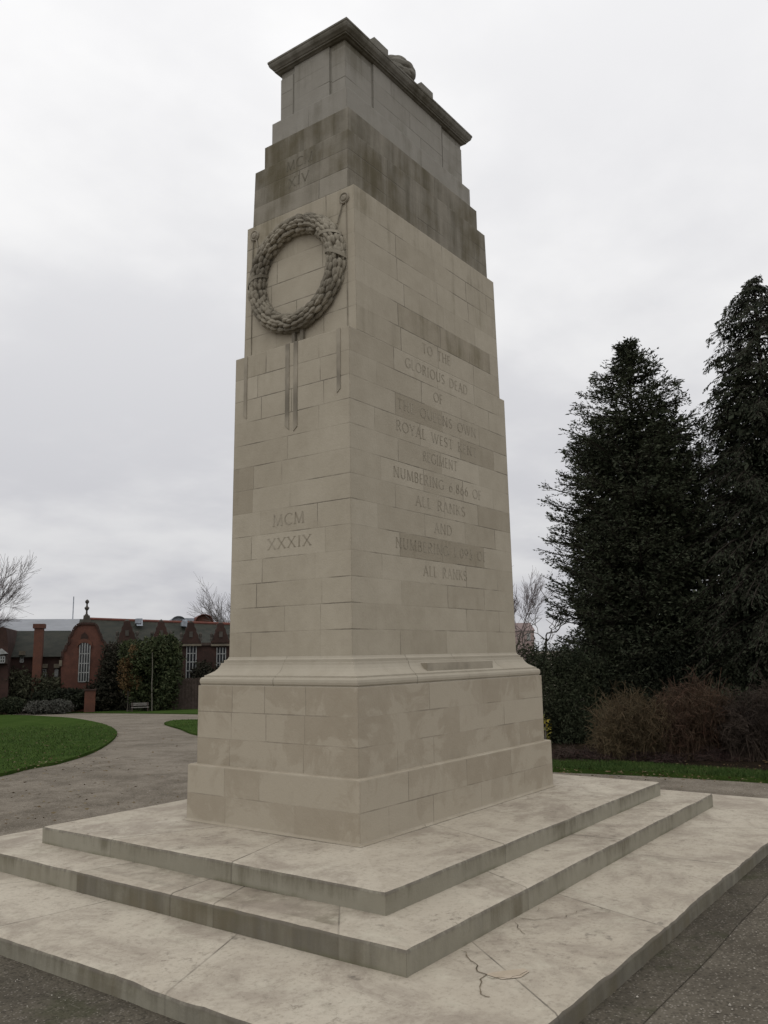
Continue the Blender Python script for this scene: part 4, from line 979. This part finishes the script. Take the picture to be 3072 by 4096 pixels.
def bare_tree(name, base, H, r0, seed, label, levels=6, spread=0.55, up=0.12, first=0.28, twist=0.12, lean=(0, 0), mat='twig_grey', twig=0.008, kids=3, ratio=0.74, group=None, bend=None):
    g = np.random.default_rng(seed); e = empty(name, tuple(base), 0, label, 'tree', group); thick, thin = [], []
    def grow(p, d, L, r, lv):
        n = 5; pts = [p]; rs = [r]; q = p.copy(); dd = d.copy()
        for i in range(n-1):
            dd = unit(dd+g.normal(0, twist, 3)+np.array([0, 0, up*0.25])); q = q+dd*L/(n-1); pts.append(q.copy()); rs.append(r*(1-0.35*(i+1)/(n-1)))
        (thick if lv < 2 else thin).append((np.array(pts), np.maximum(np.array(rs), twig*0.5)))
        if lv >= levels: return
        m = kids+(1 if g.random() < .4 else 0)+(1 if lv >= levels-2 else 0)
        for j in range(m):
            t = 1.0 if j == 0 else g.uniform(.35, .95); i = min(n-2, int(t*(n-1))); f = t*(n-1)-i
            pp = pts[i]+(pts[i+1]-pts[i])*f
            ax = unit(g.normal(size=3)); ax = unit(ax-dd*(ax@dd)); a = spread*g.uniform(.6, 1.3)*(0.45 if j == 0 else 1)
            nd = unit(dd*math.cos(a)+ax*math.sin(a)+np.array([0, 0, up]))
            if bend is not None: nd = unit(nd+np.array(bend))
            grow(pp, nd, L*ratio*g.uniform(.75, 1.15), max(twig*0.5, rs[i]*(.72 if j == 0 else .5)), lv+1)
    grow(np.zeros(3), unit(np.array([lean[0], lean[1], 1.0])), H*first, r0, 0)
    raw_mesh('trunk', tubes(np.array([a for a, _ in thick]), np.array([r for _, r in thick]), 8), 4, M['bark'], e)
    raw_mesh('crown', tubes(np.array([a for a, _ in thin]), np.array([r for _, r in thin]), 3), 4, M[mat], e)
    return e
def conifer(name, base, H, prof, nb, seed, mat, label, droop=0.15, hang=0.2, leaf=0.085, dens=1.0, skirt=0.06, tipup=0.15, group=None, leaders=0, lift=0.05, plume=0.0):
    g = np.random.default_rng(seed); e = empty(name, tuple(base), 0, label, 'tree', group); Q = []
    tp, tr = zip(*prof)
    bp_, br_, tw_ = [], [], []
    for b in range(nb):
        h = skirt+(0.995-skirt)*(1-(1-g.random())**(1/1.55)) if b > nb*0.06 else g.uniform(.88, .995)
        Rm = np.interp(h, tp, tr); Lb = max(0.12, Rm*g.uniform(.62, 1.06)*(1.10 if g.random() < .04 else 1)); az = g.uniform(0, 2*math.pi)
        dr = np.array([math.cos(az), math.sin(az), 0]); pr_ = np.array([-math.sin(az), math.cos(az), 0])
        rise = g.uniform(.05, .75)*(1 if hang < .5 else .6); ns = max(6, int(Lb/0.058*dens))
        s = np.sort(g.uniform(.12 if Lb < .5 else .28, 1.0, ns)); curve = lambda s: np.outer(s*Lb, dr)+np.outer(Lb*(rise*s-(droop+rise*.8)*s**2+tipup*s**3), Z0)
        P0 = curve(s)+np.array([0, 0, h*H])
        sp = np.linspace(0, 1, 7); bp_.append(curve(sp)+np.array([0, 0, h*H])); br_.append(np.linspace(.013, .003, 7)*(0.4+Lb))
        sl = np.minimum(.42, (0.10+.34*Lb*(1-s)**.7))*g.uniform(.6, 1.2, ns)+plume*np.clip(s-.6, 0, 1); side = np.where(np.arange(ns) % 2, 1.0, -1.0)
        ang = g.uniform(.5, 1.15, ns)
        D = dr*np.cos(ang)[:, None]+pr_*(side*np.sin(ang))[:, None]+np.outer(g.normal(0, .40, ns)+lift*(1+2.2*np.clip(s-.45, 0, 1))-hang*g.uniform(.6, 1.4, ns), Z0); D = unit(D)
        tk = s > .45; tw_.append(np.stack([P0[tk]+D[tk]*sl[tk, None]*q_ for q_ in (0, .5, .95)], 1)+np.outer([0, -hang*.12, -hang*.45], Z0)[None]*sl[tk, None, None])
        nl = max(4, int(0.24/0.024*dens)); t = (np.arange(nl)+.5)/nl
        pos = P0[:, None, :]+D[:, None, :]*(sl[:, None]*t[None, :])[..., None]+np.outer(-hang*.5*t**2, Z0)[None]*sl[:, None, None]
        pos = pos.reshape(-1, 3)+g.normal(0, .012, (ns*nl, 3)); DD = np.repeat(D, nl, 0); k = len(pos)
        perp = unit(np.cross(DD, Z0)); lr = np.where(g.random(k) < .5, 1, -1)[:, None]
        ld = unit(DD*.75+perp*lr*g.uniform(.3, .9, (k, 1))+np.outer(g.normal(0, .3, k)-hang*.8, Z0)); sd = unit(np.cross(ld, unit(g.normal(size=(k, 3)))))
        L = leaf*g.uniform(.6, 1.3, k); Q.append(diamonds(pos, ld, sd, L, L*.19))
    for b in range(leaders):      # slender leading shoots at the very top
        h0 = g.uniform(.78, .97)*H; Rm = np.interp(h0/H, tp, tr); az = g.uniform(0, 6.283); q0 = np.array([math.cos(az)*Rm*.7, math.sin(az)*Rm*.7, h0]) if b else np.array([0, 0, H*.93])
        Ls = g.uniform(.22, .45) if b else H*.065; up_ = unit(np.array([g.normal(0, .22), g.normal(0, .22), 1.0])); n_ = 46
        t = np.linspace(0, 1, n_); pos = q0+np.outer(t*Ls, up_)+g.normal(0, .012, (n_, 3)); a_ = g.uniform(0, 6.283, n_)
        ld = unit(np.stack([np.cos(a_), np.sin(a_), g.uniform(.2, 1.2, n_)-hang*1.6], 1)); sd = unit(np.cross(ld, unit(g.normal(size=(n_, 3))))); L = g.uniform(.06, .15, n_)*(1.25-t)
        Q.append(diamonds(pos, ld, sd, L, L*.15)); bp_.append(q0+np.outer(np.linspace(0, 1, 7)*Ls, up_)); br_.append(np.linspace(.010, .003, 7))
    # inner, older growth
    k = int(nb*13); h = skirt+(.82-skirt)*(1-(1-g.random(k))**(1/1.5)); Rr = np.interp(h, tp, tr)*g.uniform(.05, .68, k); az = g.uniform(0, 6.283, k)
    pos = np.stack([np.cos(az)*Rr, np.sin(az)*Rr, h*H+g.normal(0, .1, k)], 1); ld = unit(np.stack([np.cos(az), np.sin(az), g.normal(-.3, .5, k)], 1)); sd = unit(np.cross(ld, unit(g.normal(size=(k, 3)))))
    L = g.uniform(.10, .22, k); Q.append(diamonds(pos, ld, sd, L, L*.24))
    raw_mesh('crown', np.concatenate(Q), 4, mat, e)
    z = np.linspace(-.1, H*.97, 12); tpth = np.stack([np.interp(z, [0, H], [0, 0])+0.02*np.sin(z*1.3), 0.02*np.cos(z), z], 1)
    tq = tubes(tpth[None], np.linspace(.15*H/8, .012, 12)[None], 8); raw_mesh('trunk', tq, 4, M['bark'], e)
    tw = np.concatenate(tw_); raw_mesh('branches', np.concatenate([tubes(np.array(bp_), np.array(br_), 4), tubes(tw, np.broadcast_to(np.array([.0035, .003, .0015]), tw.shape[:2]), 3)]), 4, M['bark_dark'], e)
    return e
def wands(name, base, lobes, n, mat, label, cat, group=None, seed=0, r=0.0045, twigs=3, curl=0.10):
    """thicket of thin bare stems that fan out of the ground into the given lobes"""
    g = np.random.default_rng(seed); e = empty(name, tuple(base), 0, label, cat, group); b = np.array(base)
    vol = np.array([l[1]*l[2] for l in lobes]); cnt = (n*vol/vol.sum()).astype(int); A, Ra, A2, R2 = [], [], [], []
    for (c, rx, rz, rd), k in zip(lobes, cnt):
        d = unit(g.normal(size=(k, 3))*np.array([1, 1, 1])); d[:, 2] = np.abs(d[:, 2])*np.where(g.random(k) < .75, 1, -.4); rr = g.uniform(.55, 1.08, k)
        tip = c+np.outer(d[:, 0]*rr*rx, R0)+np.outer(d[:, 1]*rr*rd, F0)+np.outer(d[:, 2]*rr*rz, Z0)
        foot_ = c+np.outer(g.uniform(-.6, .6, k)*rx, R0)+np.outer(g.uniform(-.6, .6, k)*rd, F0)
        foot_[:, 2] = [ground_z(x, y) for x, y in foot_[:, :2]]
        t = np.linspace(0, 1, 7)[None, :, None]; mid = foot_*.55+tip*.45; mid[:, 2] = foot_[:, 2]+(tip[:, 2]-foot_[:, 2])*g.uniform(.6, .95, k)
        path = (1-t)**2*foot_[:, None]+2*t*(1-t)*mid[:, None]+t*t*tip[:, None]; path = path+g.normal(0, curl*.12, path.shape)*t*rz
        A.append(path); Ra.append(np.linspace(r*1.5, r*.6, 7)[None]*g.uniform(.7, 1.5, (k, 1)))
        for q in range(twigs):
            i = g.integers(2, 6, k); p0 = path[np.arange(k), i]; dd = unit(path[np.arange(k), np.minimum(i+1, 6)]-p0)
            nd = unit(dd+g.normal(0, .85, (k, 3))+np.array([0, 0, .10])); Lt = rz*g.uniform(.15, .42, k)[:, None]; tt = np.linspace(0, 1, 4)[None, :, None]
            pt = p0[:, None]+nd[:, None]*Lt[:, None]*tt+g.normal(0, .03, (k, 4, 3))*tt-np.array([0, 0, .10])*tt**2*g.uniform(0, 1, (k, 1, 1))
            A2.append(pt); R2.append(np.linspace(r*.75, r*.4, 4)[None]*np.ones((k, 1)))
    v = np.concatenate([tubes(np.concatenate(A)-b, np.concatenate(Ra), 3), tubes(np.concatenate(A2)-b, np.concatenate(R2), 3)])
    raw_mesh('stems', v, 4, mat, e); return e

# ------------------------------------------------------------------ planting by the building
M['leaf_ever'] = foliage('evergreen_leaf', (0.026, 0.036, 0.016), (0.042, 0.054, 0.022), (0.066, 0.070, 0.034), 0.9)
M['leaf_dark'] = foliage('dark_shrub_leaf', (0.018, 0.024, 0.013), (0.030, 0.036, 0.019), (0.045, 0.048, 0.028), 0.8)
M['leaf_black'] = foliage('yew_leaf', (0.011, 0.014, 0.009), (0.018, 0.022, 0.012), (0.026, 0.028, 0.018), 0.8)
M['leaf_ivy'] = foliage('ivy_leaf', (0.021, 0.022, 0.015), (0.032, 0.031, 0.021), (0.045, 0.038, 0.028), 0.8)
M['leaf_grey'] = foliage('lavender_leaf', (0.060, 0.062, 0.052), (0.080, 0.080, 0.068), (0.105, 0.100, 0.090), 1.2)
M['leaf_autumn'] = foliage('autumn_leaf', (0.085, 0.050, 0.024), (0.105, 0.066, 0.030), (0.065, 0.060, 0.022), 1.2)
M['leaf_olive'] = foliage('olive_shrub_leaf', (0.040, 0.044, 0.026), (0.056, 0.058, 0.034), (0.07, 0.066, 0.045), 1.0)
M['leaf_yellow'] = foliage('yellow_leaf', (0.28, 0.22, 0.03), (0.08, 0.09, 0.03), (0.36, 0.28, 0.05), 3)
def px1(x, y): return (x*0.5726, 2380+y*0.5726)
def lob1(L, dep): return lobes_px([(*px1(x, y), dep+dd, rx*.5726, ry*.5726, rd) for x, y, rx, ry, rd, dd in L])
def dirfoot(u, dep): return foot(u, dep)
leafy('evergreen_tree', foot(608, 54), lob1([(1060, 440, 150, 120, 2.2, 0), (1160, 340, 75, 55, 1.4, .3), (960, 420, 95, 85, 1.6, 0), (1165, 560, 100, 150, 2.0, 0), (1000, 610, 90, 130, 1.8, -.3), (1090, 690, 150, 130, 2.2, 0), (1180, 420, 80, 80, 1.5, 0), (900, 370, 45, 45, 1.0, .5)], 54),
      33800, 0.204, M['leaf_ever'], 'broad evergreen tree with a thin pale stem in front of the brick building', 'tree', stems=0, seed=3, rough_=.42, shell=.42)
et = [o for o in C.objects if o.name == 'evergreen_tree'][0]; bb = np.array(et.location)
pth = np.stack([np.array(at(607+dx, v, 52.0)) for dx, v in ((0, 2855), (1, 2800), (0, 2740), (3, 2680), (2, 2610))])[None]-bb
raw_mesh('trunk', tubes(pth, np.array([[.045, .04, .035, .028, .018]]), 6), 4, M['bark_pale'], et)
leafy('autumn_tree', foot(523, 52.5), lob1([(905, 600, 60, 75, 1.2, 0), (885, 500, 50, 60, 1.0, 0), (940, 400, 30, 45, .8, 0), (955, 610, 36, 40, .8, 0)], 52.5), 3380, 0.163, M['leaf_autumn'],
      'slender small tree holding orange brown leaves left of the evergreen tree', 'tree', stems=5, seed=4, rough_=.5, shell=.55)
leafy('ivy_thicket', foot(460, 57), lob1([(800, 560, 100, 205, 1.5, 0), (740, 700, 120, 130, 1.5, 0), (850, 740, 120, 110, 1.5, 0), (860, 480, 70, 130, 1.2, .5)], 57), 19500, 0.218, M['leaf_ivy'],
      'dark ivy thicket climbing the brick wall right of the tall gable window', 'ivy', stems=4, seed=5, rough_=.35)
leafy('dark_hedge', foot(300, 55), lob1([(470, 725, 130, 62, 1.2, 0), (560, 730, 60, 65, 1.2, 0), (340, 720, 110, 45, 1.2, 0)], 55), 11700, 0.190, M['leaf_black'], 'rounded black green hedge left of the red brick pier', 'hedge', stems=3, seed=6)
leafy('olive_shrub', foot(100, 57), lob1([(110, 640, 170, 115, 1.8, 0), (260, 640, 120, 80, 1.5, 0), (-80, 620, 160, 130, 1.8, 0), (370, 630, 70, 50, 1.0, 0)], 57), 18200, 0.177, M['leaf_olive'],
      'large loose olive green shrub under the orange chimney stack', 'shrub', stems=6, seed=7, rough_=.45)
leafy('grey_shrub', foot(200, 52.5), lob1([(400, 785, 100, 48, 1.0, 0), (280, 785, 100, 40, 1.0, 0)], 52.5), 7800, 0.136, M['leaf_grey'], 'low grey leaved shrub in front of the dark hedge', 'shrub', stems=3, seed=8)
leafy('low_hedge', foot(0, 52.5), lob1([(60, 770, 120, 50, 1.0, 0), (-160, 770, 160, 55, 1.0, 0)], 53), 9100, 0.150, M['leaf_dark'], 'low dark hedge at the left edge beyond the big lawn', 'hedge', stems=3, seed=9)
leafy('ivy_thicket', foot(900, 58), lob1([(1420, 640, 100, 170, 1.4, 0), (1600, 640, 110, 180, 1.4, 0), (1500, 760, 150, 90, 1.4, 0)], 59.5), 11700, 0.218, M['leaf_ivy'], 'dark creeper on the brick wall just left of the memorial', 'ivy', stems=3, seed=10)

# bare trees on the left
p = foot(-262, 54); bare_tree('bare_tree', p, 12.2, .18, 21, 'leafless tree with fine purple grey twigs at the left edge of the sky', 6, .50, .10, .30, .08, (.05, -.03), 'twig_purple', .016, 4, .74)
p = foot(1105, 80); bare_tree('bare_tree', p, 12.6, .2, 22, 'leafless tree behind the brick building, showing left of the memorial shaft', 6, .55, .10, .30, .10, (-.1, .1), 'twig_grey', .018, 3, .76)
# right side
M['cyp'] = foliage('cypress_spray', (0.027, 0.034, 0.020), (0.041, 0.050, 0.028), (0.066, 0.070, 0.046), 1.3)
M['cyp2'] = foliage('weeping_cypress_spray', (0.023, 0.029, 0.018), (0.035, 0.042, 0.026), (0.056, 0.059, 0.040), 1.1)
def top_of(u, v, dep, f): return float(at(u, v, dep)[2])-f.z
dp = 18.0; f = under(2512, 1368, dp); H = top_of(2512, 1368, dp, f); mp = dp/FPX
vg = lambda v: (top_of(2512, v, dp, f))/H
conifer('conifer', f, H, [(0, 1.2), (.06, 1.6)]+[(vg(v), r*mp) for v, r in ((2800, 335), (2560, 355), (2400, 365), (2250, 360), (2100, 350), (2000, 335), (1900, 295), (1800, 275), (1700, 215), (1600, 175), (1500, 105), (1450, 75), (1400, 40), (1368, 14))], 1150, 31, M['cyp'],
        'dark conical evergreen with feathery upswept sprays, nearer the memorial', .10, .02, .070, .85, .015, .30, leaders=13, lift=.20, plume=.12)
dp = 17.0; f2 = under(3010, 1098, dp); H2 = top_of(3010, 1098, dp, f2); mp = dp/FPX; vh = lambda v: (top_of(3010, v, dp, f2))/H2
conifer('conifer', f2, H2, [(0, 1.5), (.05, 1.9)]+[(vh(v), r*mp) for v, r in ((2600, 410), (2400, 370), (2200, 335), (2000, 290), (1800, 275), (1600, 240), (1500, 220), (1400, 200), (1330, 185), (1250, 155), (1200, 110), (1150, 45), (1110, 22), (1098, 10))], 1050, 32, M['cyp2'],
        'taller dark evergreen with weeping sprays at the right edge', .24, .70, .068, .85, .02, -.08, leaders=3)
f3 = foot(2900, 20.5); bare_tree('bare_tree', f3, 7.6, .15, 41, 'leafless tree with tangled twigs between the two dark conifers', 6, .60, .02, .46, .24, (-.02, .02), 'twig_grey', .010, 3, .66, bend=(-.30*R0[0], -.30*R0[1], 0))
f4 = foot(2150, 32); bare_tree('bare_tree', f4, 4.2, .12, 43, 'small gnarled leafless tree seen beside the memorial shaft', 4, .75, .10, .40, .30, (.0, .0), 'twig_grey', .024, 2, .80)
f5 = foot(2035, 50); bare_tree('bare_tree', f5, 9.0, .16, 44, 'tall leafless tree half hidden by the right edge of the memorial', 6, .50, .12, .30, .09, (.0, .0), 'twig_purple', .013, 3, .74)
# far house
hp = at(2112, 2560, 160); he = empty('distant_house', (hp.x, hp.y, ground_z(hp.x, hp.y)), YAW-math.radians(9)-math.pi/2, 'small far pink brick house beside the gnarled bare tree', 'house')
M['far_brick'] = rough('pale_far_brick', (0.26, 0.20, 0.19), (0.30, 0.24, 0.22), .6, bump=0); M['far_roof'] = rough('far_tiles', (0.19, 0.145, 0.14), (0.23, 0.18, 0.17), .6, bump=0)
hz = float(at(2112, 2522, 160)[2])-he.location.z; ht = float(at(2112, 2488, 160)[2])-he.location.z
mb = MB(); mb.box(-6, 1.2, 0, 8, -.5, hz); mb.build('wall', M['far_brick'], he)
mb = MB(); mb.add([(-6.2, -.2, hz), (1.4, -.2, hz), (.6, 4, ht), (-6.2, 4, ht), (1.4, 8.2, hz), (-6.2, 8.2, hz)], [(0, 1, 2, 3), (3, 2, 4, 5), (0, 3, 5), (1, 4, 2)]); mb.build('roof', M['far_roof'], he)
mb = MB(); mb.box(-.2, .5, -.06, 0, hz-1.9, hz-.5); mb.build('window', M['white'], he)
# evergreen understorey
leafy('evergreen_shrub', foot(2190, 15.5), lobes_px([(2120, 2660, 16, 70, 95, .5), (2210, 2660, 16, 75, 80, .6), (2180, 2790, 15.6, 140, 150, .8), (2300, 2690, 15.8, 110, 120, .7), (2330, 2920, 15, 150, 150, .7), (2200, 2950, 15.2, 110, 120, .6), (2290, 2830, 15.5, 120, 120, .7)]), 34000, .062, M['leaf_dark'],
      'broad black green shrub directly right of the memorial pedestal', 'shrub', stems=16, seed=51, rough_=.6, hang=.5, shell=.34, asp=.34)
leafy('evergreen_shrub', foot(2600, 16), lobes_px([(2440, 2720, 16, 110, 110, .8), (2570, 2660, 16, 130, 120, .8), (2700, 2640, 16, 110, 110, .8), (2560, 2830, 15.6, 200, 110, .8), (2780, 2720, 16, 120, 120, .8)]), 30000, .062, M['leaf_black'],
      'dark shrub massed at the foot of the first conifer above the dogwood', 'shrub', stems=14, seed=52, rough_=.6, hang=.5, shell=.34, asp=.34)
leafy('evergreen_shrub', foot(3000, 15.5), lobes_px([(2890, 2670, 15.5, 100, 120, .7), (3020, 2640, 15.5, 130, 140, .8), (3180, 2620, 15.5, 150, 170, .8), (3330, 2680, 15.5, 150, 180, .8)]), 24000, .062, M['leaf_black'],
      'dark shrub under the weeping conifer at the right edge', 'shrub', stems=10, seed=53, rough_=.6, hang=.5, shell=.34, asp=.34)
leafy('yellow_shrub', foot(2180, 13.6), lobes_px([(2172, 2900, 13.6, 26, 50, .15), (2180, 2945, 13.6, 24, 26, .12), (2160, 2985, 13.6, 45, 60, .2)]), 420, .05, M['leaf_yellow'], 'small yellow flecked shrub peeping out beside the pedestal', 'shrub', stems=4, seed=54, rough_=.3)
M['dog_tan'] = foliage('tan_stem', (0.070, 0.054, 0.032), (0.095, 0.074, 0.042), (0.125, 0.085, 0.050), 1.6)
M['dog_red'] = foliage('red_stem', (0.060, 0.040, 0.028), (0.080, 0.056, 0.036), (0.098, 0.052, 0.036), 1.6)
M['dog_plum'] = foliage('plum_stem', (0.038, 0.029, 0.024), (0.054, 0.041, 0.032), (0.072, 0.054, 0.042), 1.6)
M['dog_low'] = foliage('bramble_stem', (0.040, 0.028, 0.025), (0.055, 0.040, 0.032), (0.075, 0.042, 0.038), 1.6)
G1 = 'bare coppiced shrubs along the grass strip'
wands('dogwood_shrub', foot(2510, 12.3), lobes_px([(2510, 2900, 12.4, 150, 160, .55), (2440, 2970, 12.2, 85, 110, .45), (2600, 2930, 12.4, 105, 140, .5)]), 800, M['dog_tan'], 'tan stemmed bare dogwood, leftmost and brightest of the thicket', 'shrub', G1, 61, twigs=7, curl=.9)
wands('dogwood_shrub', foot(2760, 12.6), lobes_px([(2790, 2850, 12.6, 160, 165, .6), (2690, 2920, 12.4, 115, 150, .5)]), 800, M['dog_red'], 'russet topped bare dogwood, tallest in the middle of the thicket', 'shrub', G1, 62, twigs=7, curl=.9)
wands('dogwood_shrub', foot(2990, 12.3), lobes_px([(2980, 2920, 12.2, 150, 165, .5), (3100, 2900, 12.2, 130, 190, .5), (3250, 2910, 12.2, 140, 200, .5)]), 1200, M['dog_plum'], 'dull plum brown bare shrub at the right edge of the thicket', 'shrub', G1, 63, twigs=7, curl=.9)
for u_, sd_, lb_ in ((2290, 64, 'low dark bramble patch between the pedestal and the tan dogwood'), (2560, 66, 'low bramble tangle along the turf edge under the tan dogwood'), (2850, 67, 'low bramble tangle along the turf edge under the russet dogwood')):
    wands('bramble_patch', foot(u_, 12.2), lobes_px([(u_, 3030, 12.15, 140, 45, .3), (u_+110, 3045, 12.0, 110, 38, .25)]), 420, M['dog_low'], lb_, 'bramble', 'brambles along the turf edge', sd_, twigs=4, curl=.8)
leafy('ivy_patch', foot(2880, 13.2), lobes_px([(2920, 2800, 13.2, 110, 70, .3), (2820, 2960, 12.8, 90, 70, .3)]), 900, .055, M['leaf_dark'], 'scattered ivy leaves threaded through the russet dogwood', 'ivy', stems=4, seed=65, shell=.6)
